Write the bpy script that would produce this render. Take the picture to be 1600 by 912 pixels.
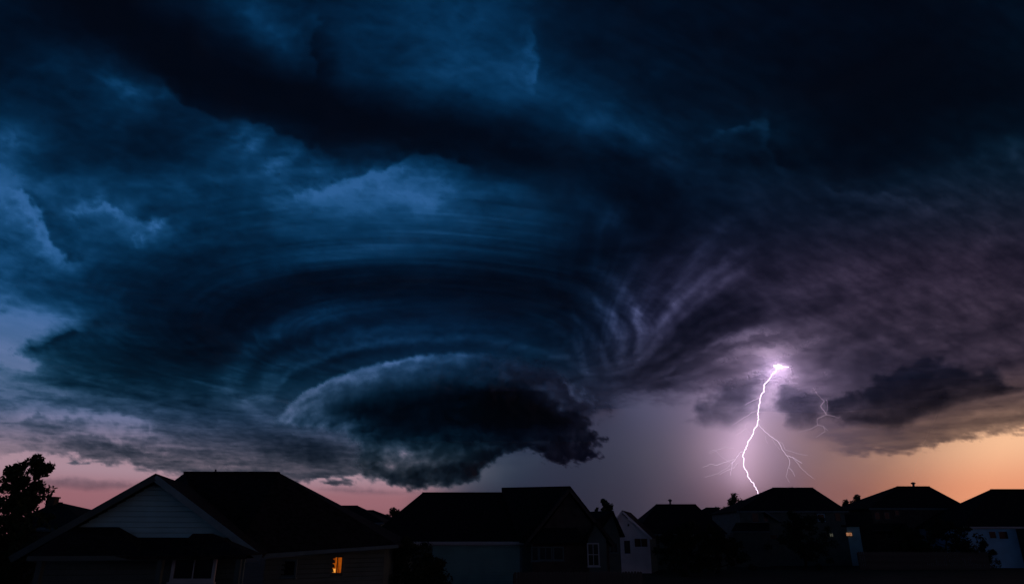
import bpy, bmesh, math, random
import numpy as np

# ------------------------------------------------------------------ camera, sky, sun, exposure
sc = bpy.context.scene
COL = sc.collection
for o in list(bpy.data.objects):
    bpy.data.objects.remove(o)
PITCH = math.radians(20.2)          # tilt above the horizon
FOC = 1045.0                        # focal length in photo pixels (1600 wide)
CAMH = 3.4                          # an upstairs window sill / balcony height
cam = bpy.data.objects.new('camera', bpy.data.cameras.new('camera'))
COL.objects.link(cam)
cam.data.sensor_width = 36.0
cam.data.lens = FOC / 1600.0 * 36.0
cam.data.clip_start = 0.1
cam.data.clip_end = 200000.0
cam.location = (0, 0, CAMH)
cam.rotation_euler = (math.pi / 2 + PITCH, 0, 0)
sc.camera = cam

SUN_AZ = math.radians(52)           # the sun has just set, off to the east of the view axis (clockwise from +Y)
world = bpy.data.worlds.new('World')
sc.world = world
world.use_nodes = True
wt = world.node_tree
wt.nodes.clear()


def wn(kind, **kw):
    n = wt.nodes.new(kind)
    for k, v in kw.items():
        setattr(n, k, v)
    return n


def srgb(r, g, b):
    f = lambda c: (c / 255 / 12.92) if c / 255 <= 0.04045 else ((c / 255 + 0.055) / 1.055) ** 2.4
    return (f(r), f(g), f(b), 1.0)


def ramp(tree, stops, interp='EASE'):
    n = tree.nodes.new('ShaderNodeValToRGB')
    n.color_ramp.interpolation = interp
    e = n.color_ramp.elements
    while len(e) > 1:
        e.remove(e[-1])
    e[0].position, e[0].color = stops[0]
    for p, c in stops[1:]:
        x = e.new(p)
        x.color = c
    return n


w_out = wn('ShaderNodeOutputWorld')
w_bg = wn('ShaderNodeBackground')
w_bg2 = wn('ShaderNodeBackground')
w_add = wn('ShaderNodeAddShader')
sky = wn('ShaderNodeTexSky', sky_type='NISHITA', sun_disc=False)
sky.sun_elevation = math.radians(-2.0)
sky.sun_rotation = SUN_AZ
sky.air_density, sky.dust_density, sky.ozone_density = 1.2, 1.5, 3.0
w_tc = wn('ShaderNodeTexCoord')
w_sep = wn('ShaderNodeSeparateXYZ')
w_dot = wn('ShaderNodeVectorMath', operation='DOT_PRODUCT')
w_dot.inputs[1].default_value = (math.sin(SUN_AZ), math.cos(SUN_AZ), 0)
w_map = wn('ShaderNodeMapRange', interpolation_type='SMOOTHERSTEP')
w_map.inputs[1].default_value, w_map.inputs[2].default_value = 0.46, 1.0
# twilight colours by sine of the elevation: away from the sunset, and towards it
# (the position axis is sin(elevation), 0 at the horizon and 1 at the zenith)
away = ramp(wt, [(0.0, srgb(132, 84, 92)), (0.05, srgb(156, 106, 116)), (0.085, srgb(174, 142, 156)),
                 (0.16, srgb(122, 130, 172)), (0.30, srgb(66, 114, 176)), (0.7, srgb(36, 90, 146)),
                 (1.0, srgb(32, 70, 116))])
near = ramp(wt, [(0.0, srgb(196, 120, 96)), (0.05, srgb(238, 156, 118)), (0.115, srgb(255, 196, 152)),
                 (0.21, srgb(160, 130, 146)), (0.32, srgb(136, 110, 134)), (0.47, srgb(102, 98, 132)), (0.7, srgb(46, 84, 136)),
                 (1.0, srgb(36, 68, 116))])
anti = ramp(wt, [(0.0, srgb(70, 92, 124)), (0.06, srgb(84, 104, 142)), (0.12, srgb(120, 112, 146)), (0.22, srgb(92, 112, 160)),
                 (0.5, srgb(52, 92, 146)), (1.0, srgb(34, 68, 116))])   # earth's shadow and the belt above it
w_map2 = wn('ShaderNodeMapRange', interpolation_type='SMOOTHERSTEP')
w_map2.inputs[1].default_value, w_map2.inputs[2].default_value = 0.0, -0.7
w_mix0 = wn('ShaderNodeMix', data_type='RGBA')
w_mix = wn('ShaderNodeMix', data_type='RGBA')
L = wt.links.new
L(w_tc.outputs['Generated'], w_sep.inputs[0])
L(w_tc.outputs['Generated'], w_dot.inputs[0])
L(w_dot.outputs['Value'], w_map.inputs[0])
L(w_sep.outputs['Z'], away.inputs[0])
L(w_sep.outputs['Z'], near.inputs[0])
L(w_map.outputs[0], w_mix.inputs[0])
L(w_dot.outputs['Value'], w_map2.inputs[0])
L(w_sep.outputs['Z'], anti.inputs[0])
L(w_map2.outputs[0], w_mix0.inputs[0])
L(away.outputs[0], w_mix0.inputs[6])
L(anti.outputs[0], w_mix0.inputs[7])
L(w_mix0.outputs[2], w_mix.inputs[6])
L(near.outputs[0], w_mix.inputs[7])
L(w_mix.outputs[2], w_bg2.inputs[0])
w_bg2.inputs[1].default_value = 0.92
L(sky.outputs[0], w_bg.inputs[0])
w_bg.inputs[1].default_value = 0.08
L(w_bg.outputs[0], w_add.inputs[0])
L(w_bg2.outputs[0], w_add.inputs[1])
L(w_add.outputs[0], w_out.inputs[0])

# the last of the sun's light, skimming in from the sunset
sun = bpy.data.objects.new('sun', bpy.data.lights.new('sun', 'SUN'))
COL.objects.link(sun)
sun.data.energy = 0.01
sun.data.angle = math.radians(4)
sun.data.color = (1.0, 0.55, 0.36)
SUN_EL = math.radians(1.2)
sun.rotation_euler = (math.pi / 2 - SUN_EL, 0, math.pi - SUN_AZ)

vs = sc.view_settings
vs.view_transform = 'Standard'
vs.look = 'None'
vs.exposure = 0.0
vs.gamma = 1.0
vs.use_curve_mapping = False
sc.cycles.max_bounces = 5
sc.cycles.diffuse_bounces = 2
sc.cycles.transparent_max_bounces = 24
sc.cycles.sample_clamp_indirect = 2.0
sc.cycles.use_adaptive_sampling = True
sc.cycles.adaptive_threshold = 0.012
sc.cycles.use_denoising = True

# ------------------------------------------------------------------ helpers: layout and noise
CP, SP = math.cos(PITCH), math.sin(PITCH)


def sight(px, py):
    """Line of sight (x, y, z slopes) through a point of the survey photograph."""
    u = (np.asarray(px, float) - 800.0) / FOC
    w = (456.0 - np.asarray(py, float)) / FOC
    return u, CP - w * SP, SP + w * CP


def at(px, py, Y):
    """World point on that line of sight at forward distance Y."""
    x, y, z = sight(px, py)
    return (float(x / y * Y), float(Y), float(CAMH + z / y * Y))


RNG = np.random.RandomState(7)
PERM = RNG.permutation(512)
PERM = np.concatenate([PERM, PERM, PERM])
GRAD = RNG.normal(size=(512, 3))
GRAD /= np.linalg.norm(GRAD, axis=1)[:, None]


def perlin(x, y, z=0.0):
    x, y = np.broadcast_arrays(np.asarray(x, float), np.asarray(y, float))
    z = np.broadcast_to(np.asarray(z, float), x.shape)
    xi, yi, zi = np.floor(x).astype(int), np.floor(y).astype(int), np.floor(z).astype(int)
    xf, yf, zf = x - xi, y - yi, z - zi
    fade = lambda t: t * t * t * (t * (t * 6 - 15) + 10)
    u, v, w = fade(xf), fade(yf), fade(zf)
    xi, yi, zi = xi & 511, yi & 511, zi & 511

    def corner(a, b, c):
        g = GRAD[PERM[PERM[PERM[(xi + a) & 511] + ((yi + b) & 511)] + ((zi + c) & 511)]]
        return g[..., 0] * (xf - a) + g[..., 1] * (yf - b) + g[..., 2] * (zf - c)
    if np.all(z == np.floor(z)):
        lerp = lambda a, b, t: a + t * (b - a)
        return lerp(lerp(corner(0, 0, 0), corner(1, 0, 0), u), lerp(corner(0, 1, 0), corner(1, 1, 0), u), v) * 1.4
    lerp = lambda a, b, t: a + t * (b - a)
    r0 = lerp(lerp(corner(0, 0, 0), corner(1, 0, 0), u), lerp(corner(0, 1, 0), corner(1, 1, 0), u), v)
    r1 = lerp(lerp(corner(0, 0, 1), corner(1, 0, 1), u), lerp(corner(0, 1, 1), corner(1, 1, 1), u), v)
    return lerp(r0, r1, w) * 1.4


def fbm(x, y, octaves=5, seed=0, gain=0.5, ridged=False):
    s, a, t, f = 0.0, 1.0, 0.0, 1.0
    for i in range(octaves):
        n = perlin(x * f + 17.3 * i + seed * 31.7, y * f - 9.1 * i + seed * 11.9, float(seed * 7 + i))
        if ridged:
            n = 1 - 2 * np.abs(n)
        s = s + a * n
        t += a
        a *= gain
        f *= 2.03
    return s / t


def smooth(a, b, x):
    t = np.clip((x - a) / (b - a), 0, 1)
    return t * t * (3 - 2 * t)


def seg_dist(px, py, pts):
    """Distance to a polyline and the running parameter 0..1 along it."""
    best = np.full(px.shape, 1e9)
    par = np.zeros(px.shape)
    n = len(pts) - 1
    for i in range(n):
        (x0, y0), (x1, y1) = pts[i], pts[i + 1]
        dx, dy = x1 - x0, y1 - y0
        t = np.clip(((px - x0) * dx + (py - y0) * dy) / (dx * dx + dy * dy), 0, 1)
        d = np.hypot(px - x0 - t * dx, py - y0 - t * dy)
        m = d < best
        best = np.where(m, d, best)
        par = np.where(m, (i + t) / n, par)
    return best, par


def poly_sdf(px, py, pts):
    """Signed distance to a closed outline, positive inside."""
    d, _ = seg_dist(px, py, list(pts) + [pts[0]])
    inside = np.zeros(px.shape, bool)
    n = len(pts)
    for i in range(n):
        (x0, y0), (x1, y1) = pts[i], pts[(i + 1) % n]
        if y0 == y1:
            continue
        c = ((y0 > py) != (y1 > py)) & (px < (x1 - x0) * (py - y0) / (y1 - y0) + x0)
        inside ^= c
    return np.where(inside, d, -d)


def tag(o, label=None, cat=None, group=None, kind=None):
    if label:
        o['label'] = label
    if cat:
        o['category'] = cat
    if group:
        o['group'] = group
    if kind:
        o['kind'] = kind
    return o


def link(name, mesh, mat=None, parent=None):
    o = bpy.data.objects.new(name, mesh)
    COL.objects.link(o)
    if mat is not None:
        mesh.materials.append(mat)
    if parent is not None:
        o.parent = parent
    return o


def empty(name, loc=(0, 0, 0), parent=None):
    o = bpy.data.objects.new(name, None)
    COL.objects.link(o)
    o.location = loc
    if parent is not None:
        o.parent = parent
    return o


def grid_mesh(name, P, attrs, keep=None):
    """P: (rows, cols, 3) points -> quad mesh with float point attributes."""
    R, C = P.shape[:2]
    idx = np.arange(R * C).reshape(R, C)
    q = np.stack([idx[:-1, :-1], idx[:-1, 1:], idx[1:, 1:], idx[1:, :-1]], -1).reshape(-1, 4)
    if keep is not None:
        k = (keep[:-1, :-1] | keep[:-1, 1:] | keep[1:, 1:] | keep[1:, :-1]).reshape(-1)
        q = q[k]
    used = np.zeros(R * C, bool)
    used[q.reshape(-1)] = True
    remap = np.cumsum(used) - 1
    V = P.reshape(-1, 3)[used]
    q = remap[q]
    me = bpy.data.meshes.new(name)
    me.vertices.add(len(V))
    me.vertices.foreach_set('co', V.astype(np.float32).reshape(-1))
    me.loops.add(len(q) * 4)
    me.loops.foreach_set('vertex_index', q.astype(np.int32).reshape(-1))
    me.polygons.add(len(q))
    me.polygons.foreach_set('loop_start', (np.arange(len(q)) * 4).astype(np.int32))
    me.polygons.foreach_set('use_smooth', np.ones(len(q), bool))
    for k, a in attrs.items():
        t = me.attributes.new(k, 'FLOAT', 'POINT')
        t.data.foreach_set('value', a.reshape(-1)[used].astype(np.float32))
    me.update()
    me.validate()
    return me


# ------------------------------------------------------------------ cloud material: optical depth on real surfaces
def cloud_material(name, albedo=(0.55, 0.57, 0.6), noise_scale=0.004, noise_amp=0.25):
    m = bpy.data.materials.new(name)
    m.use_nodes = True
    t = m.node_tree
    t.nodes.clear()
    N = t.nodes.new
    K = t.links.new
    out = N('ShaderNodeOutputMaterial')
    a = N('ShaderNodeAttribute')
    a.attribute_name = 'tau'
    wv = N('ShaderNodeAttribute')
    wv.attribute_name = 'tint'
    geo = N('ShaderNodeNewGeometry')
    nz = N('ShaderNodeTexNoise')
    nz.inputs['Scale'].default_value = noise_scale
    nz.inputs['Detail'].default_value = 4
    nz.inputs['Roughness'].default_value = 0.6
    K(geo.outputs['Position'], nz.inputs['Vector'])
    mr = N('ShaderNodeMapRange')
    mr.inputs[1].default_value, mr.inputs[2].default_value = 0.2, 0.8
    mr.inputs[3].default_value, mr.inputs[4].default_value = 1 - noise_amp, 1 + noise_amp
    K(nz.outputs[0], mr.inputs[0])
    tm = N('ShaderNodeMath')
    tm.operation = 'MULTIPLY'
    K(a.outputs['Fac'], tm.inputs[0])
    K(mr.outputs[0], tm.inputs[1])
    # extinction per channel: blue-passing to grey by tint, which also puts in mauve light
    sig = N('ShaderNodeMix')
    sig.data_type = 'RGBA'
    sig.inputs[6].default_value = (2.1, 1.06, 1.0, 1)
    sig.inputs[7].default_value = (1.02, 1.12, 1.0, 1)
    K(wv.outputs['Fac'], sig.inputs[0])
    sx = N('ShaderNodeSeparateColor')
    K(sig.outputs[2], sx.inputs[0])
    comb = N('ShaderNodeCombineColor')
    for i in range(3):
        mu = N('ShaderNodeMath')
        mu.operation = 'MULTIPLY'
        K(tm.outputs[0], mu.inputs[0])
        K(sx.outputs[i], mu.inputs[1])
        pw = N('ShaderNodeMath')
        pw.operation = 'POWER'
        pw.inputs[0].default_value = 1 / math.e
        K(mu.outputs[0], pw.inputs[1])
        K(pw.outputs[0], comb.inputs[i])
    tr = N('ShaderNodeBsdfTransparent')
    K(comb.outputs[0], tr.inputs[0])
    inv = N('ShaderNodeInvert')
    K(comb.outputs[0], inv.inputs['Color'])
    alb = N('ShaderNodeMix')
    alb.data_type = 'RGBA'
    alb.blend_type = 'MULTIPLY'
    alb.inputs[0].default_value = 1.0
    alb.inputs[7].default_value = (*albedo, 1)
    K(inv.outputs[0], alb.inputs[6])
    df = N('ShaderNodeBsdfDiffuse')
    tl = N('ShaderNodeBsdfTranslucent')
    K(alb.outputs[2], df.inputs[0])
    K(alb.outputs[2], tl.inputs[0])
    mx = N('ShaderNodeMixShader')
    mx.inputs[0].default_value = 0.08
    K(df.outputs[0], mx.inputs[1])
    K(tl.outputs[0], mx.inputs[2])
    ad = N('ShaderNodeAddShader')
    K(tr.outputs[0], ad.inputs[0])
    K(mx.outputs[0], ad.inputs[1])
    K(ad.outputs[0], out.inputs[0])
    return m


M_DECK = cloud_material('cloud_deck_vapour', albedo=(0.16, 0.18, 0.20), noise_scale=0.003, noise_amp=0.10)
M_STORM = cloud_material('storm_cloud_vapour', albedo=(0.16, 0.18, 0.20), noise_scale=0.004, noise_amp=0.05)
M_RAIN = cloud_material('rain_vapour', albedo=(0.5, 0.5, 0.5), noise_scale=0.0012, noise_amp=0.10)

# ------------------------------------------------------------------ ground
def simple_mat(name, col, rough=0.9, noise=None, bump=None, spec=0.2):
    m = bpy.data.materials.new(name)
    m.use_nodes = True
    t = m.node_tree
    b = t.nodes['Principled BSDF']
    b.inputs['Base Color'].default_value = (*col, 1)
    b.inputs['Roughness'].default_value = rough
    b.inputs['Specular IOR Level'].default_value = spec
    if noise or bump:
        tc = t.nodes.new('ShaderNodeTexCoord')
        nz = t.nodes.new('ShaderNodeTexNoise')
        nz.inputs['Scale'].default_value = (noise or bump)[0]
        nz.inputs['Detail'].default_value = 6
        t.links.new(tc.outputs['Object'], nz.inputs['Vector'])
        if noise:
            r = ramp(t, [(0.3, (*[c * (1 - noise[1]) for c in col], 1)), (0.7, (*[min(1, c * (1 + noise[1])) for c in col], 1))], 'LINEAR')
            t.links.new(nz.outputs[0], r.inputs[0])
            t.links.new(r.outputs[0], b.inputs['Base Color'])
        if bump:
            bp = t.nodes.new('ShaderNodeBump')
            bp.inputs['Strength'].default_value = bump[1]
            bp.inputs['Distance'].default_value = 0.02
            t.links.new(nz.outputs[0], bp.inputs['Height'])
            t.links.new(bp.outputs[0], b.inputs['Normal'])
    return m


M_GROUND = simple_mat('ground_soil', (0.045, 0.05, 0.035), 0.95, noise=(0.6, 0.4), bump=(3.0, 0.5))
g = np.concatenate([-np.geomspace(60000, 60, 26), np.linspace(-50, 50, 11), np.geomspace(60, 60000, 26)])
gx, gy = np.meshgrid(g, g)
gz = np.where(np.hypot(gx, gy) > 140, 0.4 * fbm(gx / 500, gy / 500, 3, 3) * smooth(140, 600, np.hypot(gx, gy)) * 4, 0.0)
ground = link('ground', grid_mesh('ground', np.stack([gx, gy, gz], -1), {}), M_GROUND)
tag(ground, 'dark grassy ground running to the horizon', kind='structure')

# ------------------------------------------------------------------ storm clouds
DECK_H = 2500.0
STORM_D = 9000.0
STORM_X = -0.105 * STORM_D

# Chart of the lit deck's brightness, put in as twilight it lets through (0..255 scale of the blue light),
# every 100 photo pixels across and 50 down
DECK_CHART = np.array([
    [32, 22, 14, 50, 68, 52, 62, 80, 62, 36, 28, 26, 24, 22, 20, 28, 36],
    [32, 30, 20, 20, 62, 62, 58, 78, 72, 38, 28, 26, 24, 22, 20, 26, 34],
    [32, 60, 36, 14, 30, 50, 62, 84, 78, 42, 30, 26, 24, 18, 16, 20, 28],
    [46, 44, 64, 24, 12, 16, 40, 62, 78, 66, 36, 30, 26, 16, 14, 18, 28],
    [85, 52, 48, 44, 55, 20, 16, 24, 40, 64, 56, 38, 40, 20, 18, 22, 32],
    [88, 48, 45, 50, 75, 46, 66, 50, 26, 30, 40, 36, 32, 26, 22, 34, 50],
    [130, 105, 88, 75, 70, 90, 105, 84, 62, 36, 24, 34, 36, 38, 40, 46, 46],
    [112, 72, 100, 62, 60, 70, 72, 70, 56, 40, 24, 44, 34, 40, 46, 46, 44],
    [96, 92, 50, 50, 60, 68, 64, 56, 46, 36, 26, 52, 38, 48, 54, 52, 46],
    [90, 66, 40, 38, 30, 28, 28, 30, 28, 30, 44, 50, 44, 54, 60, 56, 50],
    [135, 92, 38, 26, 30, 52, 44, 36, 34, 34, 56, 48, 60, 66, 72, 66, 58],
    [128, 72, 48, 40, 46, 46, 46, 46, 46, 46, 60, 70, 90, 90, 78, 70, 62],
    [100, 72, 56, 58, 60, 60, 60, 60, 60, 60, 72, 84, 96, 92, 84, 80, 80],
    [104, 108, 100, 80, 74, 70, 70, 70, 70, 80, 84, 90, 100, 104, 100, 96, 92],
    [134, 108, 96, 88, 80, 78, 78, 78, 80, 84, 88, 92, 100, 104, 104, 104, 100],
    [150, 130, 110, 96, 84, 80, 78, 78, 80, 84, 88, 92, 100, 104, 104, 104, 100],
    [150, 140, 120, 96, 84, 80, 78, 78, 80, 84, 88, 92, 100, 104, 104, 104, 100]], float)


DECK_CHART[11:15, 1:6] *= 0.80
DECK_CHART[4:10, 0:3] *= 0.9
DECK_CHART[8:12, 3:10] *= 0.84
_cx = np.arange(17)[None, :]
_cy = np.arange(17)[:, None]
DECK_CHART *= 1 - 0.08 * (np.clip((_cx - 9) / 3, 0, 1) * np.clip((6 - _cy) / 3, 0, 1))
DECK_CHART *= 1 - 0.25 * (np.clip((_cx - 12) / 2, 0, 1) * np.clip((_cy - 9) / 2, 0, 1))


def upsample(ch, k=10, blur=5):
    R, C = ch.shape
    ys = np.linspace(0, R - 1, (R - 1) * k + 1)
    xs = np.linspace(0, C - 1, (C - 1) * k * 2 + 1)
    a = np.array([np.interp(ys, np.arange(R), ch[:, j]) for j in range(C)]).T
    a = np.array([np.interp(xs, np.arange(C), a[i]) for i in range(len(ys))])
    kern = np.exp(-np.linspace(-2, 2, 2 * blur + 1) ** 2)
    kern /= kern.sum()
    for ax in (0, 1):
        a = np.apply_along_axis(lambda v: np.convolve(np.pad(v, blur, 'edge'), kern, 'valid'), ax, a)
    return a


CH = upsample(DECK_CHART * 1.03)          # 5 px per sample both ways


def chart(px, py):
    x = np.clip(px / 5.0, 0, CH.shape[1] - 1.001)
    y = np.clip(py / 5.0, 0, CH.shape[0] - 1.001)
    xi, yi = x.astype(int), y.astype(int)
    fx, fy = x - xi, y - yi
    fx, fy = fx * fx * (3 - 2 * fx), fy * fy * (3 - 2 * fy)
    return ((CH[yi, xi] * (1 - fx) + CH[yi, xi + 1] * fx) * (1 - fy)
            + (CH[yi + 1, xi] * (1 - fx) + CH[yi + 1, xi + 1] * fx) * fy)


# wisps where the deck is made thin (positive) or thick (negative): path, half width, strength
WISPS = [
    ([(430, 312), (500, 296), (560, 280), (620, 258)], 10, 0.55),
    ([(600, 302), (640, 300), (665, 318), (690, 296)], 9, 0.55),
    ([(620, 245), (660, 262), (700, 262)], 12, 0.3),
    ([(395, 195), (372, 212), (352, 230)], 7, 0.5),
    ([(425, 205), (400, 225), (380, 240)], 6, 0.5),
    ([(470, 232), (440, 250), (420, 262), (440, 275)], 8, 0.5),
    ([(505, 252), (490, 262)], 7, 0.5),
    ([(175, 95), (162, 120), (190, 130), (222, 146), (260, 150)], 9, 0.5),
    ([(262, 130), (250, 148)], 8, 0.3),
    ([(130, 325), (112, 338), (105, 345)], 6, 0.5),
    ([(160, 305), (140, 325)], 6, 0.4),
    ([(165, 320), (200, 328), (215, 338)], 6, 0.45),
    ([(250, 338), (240, 358)], 6, 0.7),
    ([(200, 375), (236, 372)], 8, 0.55),
    ([(0, 215), (40, 225)], 12, 0.35),
    ([(0, 290), (30, 295), (60, 320), (72, 370), (105, 405)], 20, 0.25),
    ([(0, 540), (20, 560), (50, 572)], 12, 0.95),
    ([(0, 505), (50, 508), (110, 497)], 16, 0.6),
    ([(22, 552), (60, 540), (85, 528), (110, 520), (150, 515)], 9, -0.6),
    ([(45, 535), (50, 533)], 5, -0.5),
    ([(60, 545), (160, 548), (300, 560)], 14, -0.25),
    ([(140, 655), (185, 656), (225, 672)], 9, 0.75),
    ([(90, 652), (140, 650)], 8, 0.5),
    ([(30, 640), (60, 655), (90, 650)], 8, 0.35),
    ([(80, 690), (140, 676), (190, 680), (250, 690)], 12, 0.6),
    ([(60, 672), (120, 690), (200, 705)], 10, -0.3),
    ([(150, 560), (210, 580), (290, 590)], 10, -0.2),
    ([(60, 610), (120, 615)], 6, 0.25), ([(50, 628), (80, 630)], 5, 0.3),
    ([(340, 0), (400, 30), (450, 80), (470, 120)], 26, 0.35),
    ([(490, 60), (505, 110)], 22, -0.5),
    ([(500, 145), (540, 142), (560, 160)], 16, 0.4),
    ([(830, 30), (838, 80), (835, 140)], 8, 0.35),
    ([(100, 0), (200, 50), (330, 110), (460, 160), (640, 210), (800, 232), (960, 250)], 34, -0.55),
    ([(960, 250), (1040, 300), (1070, 370), (1050, 430)], 44, -0.3),
    ([(860, 165), (940, 190), (1010, 225), (1080, 290)], 24, 0.35),
    ([(880, 290), (950, 330), (990, 380), (1015, 440)], 16, 0.4),
    ([(1090, 220), (1130, 205), (1195, 185)], 10, 0.4),
    ([(1195, 190), (1200, 205)], 8, 0.25),
    ([(1265, 265), (1330, 296), (1420, 300)], 12, 0.3),
    ([(1440, 320), (1480, 312)], 10, 0.3),
    ([(1570, 225), (1600, 232)], 22, 0.4),
    # tail of scud feeding in from the west, and the pale streak over it
    ([(425, 700), (480, 706), (545, 716)], 17, -0.55), ([(430, 668), (480, 676), (540, 690), (556, 702)], 6, 0.3),
    ([(480, 745), (520, 748)], 9, -0.5), ([(440, 730), (520, 736)], 8, 0.25),
    # laminar rings round the updraft, lit rims and shaded gaps as thin and thick cloud
    ([(415, 654), (392, 635), (359, 608), (371, 569), (399, 536), (438, 510), (497, 491), (565, 478), (640, 474), (720, 478)], 15, 0.5),
    ([(412, 621), (418, 588), (441, 563), (500, 538), (560, 520), (640, 510), (740, 508), (820, 516)], 11, 0.45),
    ([(425, 618), (436, 597), (455, 579), (491, 565), (524, 551), (563, 540), (612, 533), (658, 529), (745, 528), (812, 540), (880, 557), (920, 585)], 6, 0.6),
    ([(440, 600), (480, 575), (560, 552), (640, 542)], 6, -0.25),
    ([(390, 590), (410, 560), (460, 532), (560, 502), (660, 494)], 9, -0.3),
    ([(330, 560), (380, 500), (470, 455), (600, 432), (760, 436), (880, 460)], 26, -0.35),
    ([(400, 420), (500, 398), (620, 392), (740, 400)], 24, 0.25),
    ([(835, 467), (880, 480), (915, 510), (940, 545), (952, 575), (945, 602)], 6, 0.32),
    ([(858, 436), (925, 462), (962, 505), (976, 545), (962, 598)], 7, 0.36),
    ([(930, 420), (985, 470), (1004, 512), (996, 557), (968, 607)], 7, 0.36),
    ([(820, 490), (870, 510), (905, 545), (925, 590)], 7, 0.3),
    ([(850, 450), (900, 480), (935, 520), (960, 570)], 5, -0.3),
    ([(900, 430), (960, 475), (990, 520), (985, 570)], 6, -0.3),
    # the fan of inflow streaks rising from the storm's flank, their light put in as thinness
    ([(1040, 470), (1080, 410), (1136, 345)], 8, 0.42),
    ([(1035, 500), (1090, 445), (1150, 395), (1176, 386)], 7, 0.42),
    ([(1060, 500), (1110, 450), (1172, 412)], 6, 0.4),
    ([(1010, 560), (1035, 510), (1065, 460), (1100, 430)], 9, 0.42),
    ([(1000, 520), (985, 470), (955, 430), (925, 405)], 9, 0.34),
    ([(975, 530), (955, 485), (920, 455)], 9, 0.45),
    ([(1050, 540), (1100, 500), (1170, 470)], 16, -0.5),
    ([(990, 600), (1050, 560), (1100, 530), (1180, 500)], 14, -0.6),
    ([(1100, 545), (1160, 525), (1230, 520)], 22, 0.35),
]


# torn cloud edges: bright on the left hand of the path's direction, dark on the right hand: path, reach, strength
EDGES = [
    ([(135, 420), (105, 404), (84, 380), (72, 352), (58, 322), (36, 300), (0, 288)], 26, 0.55),
    ([(560, 252), (505, 240), (450, 214), (398, 188), (330, 180), (285, 160), (262, 128), (205, 98)], 20, 0.45),
    ([(760, 262), (700, 250), (645, 240), (596, 264), (520, 290), (430, 312)], 20, 0.5),
    ([(160, 512), (112, 518), (86, 528), (60, 542), (22, 553), (40, 568)], 12, -0.5),
    ([(270, 330), (240, 352), (205, 340), (170, 318), (120, 330)], 14, 0.45),
    ([(1265, 275), (1222, 262), (1203, 225), (1196, 186), (1140, 200), (1092, 222)], 16, 0.4),
    ([(1480, 330), (1420, 305), (1330, 300), (1270, 276)], 18, 0.3),
    ([(835, 150), (842, 90), (826, 30)], 18, 0.35),
    ([(500, 130), (488, 70), (505, 20)], 20, 0.35),
    ([(1230, 520), (1160, 528), (1110, 545), (1040, 585), (985, 628)], 18, -0.45),
    ([(262, 690), (225, 668), (180, 653), (120, 652), (60, 648), (0, 660)], 10, -0.5),
    ([(300, 716), (220, 706), (140, 676), (70, 690)], 9, -0.35),
]


def edge_term(px, py, pts, reach, jag):
    best = np.full(px.shape, 1e9)
    side = np.zeros(px.shape)
    par = np.zeros(px.shape)
    n = len(pts) - 1
    for i in range(n):
        (x0, y0), (x1, y1) = pts[i], pts[i + 1]
        dx, dy = x1 - x0, y1 - y0
        t = np.clip(((px - x0) * dx + (py - y0) * dy) / (dx * dx + dy * dy), 0, 1)
        d = np.hypot(px - x0 - t * dx, py - y0 - t * dy)
        m = d < best
        best = np.where(m, d, best)
        side = np.where(m, np.sign(dx * (py - y0) - dy * (px - x0)), side)
        par = np.where(m, (i + t) / n, par)
    ends = smooth(0, 0.18, par) * smooth(1, 0.82, par)
    soft = np.tanh(best / 4.0) * side
    return -soft * np.exp(-best / reach) * ends * (1 + jag)


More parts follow.
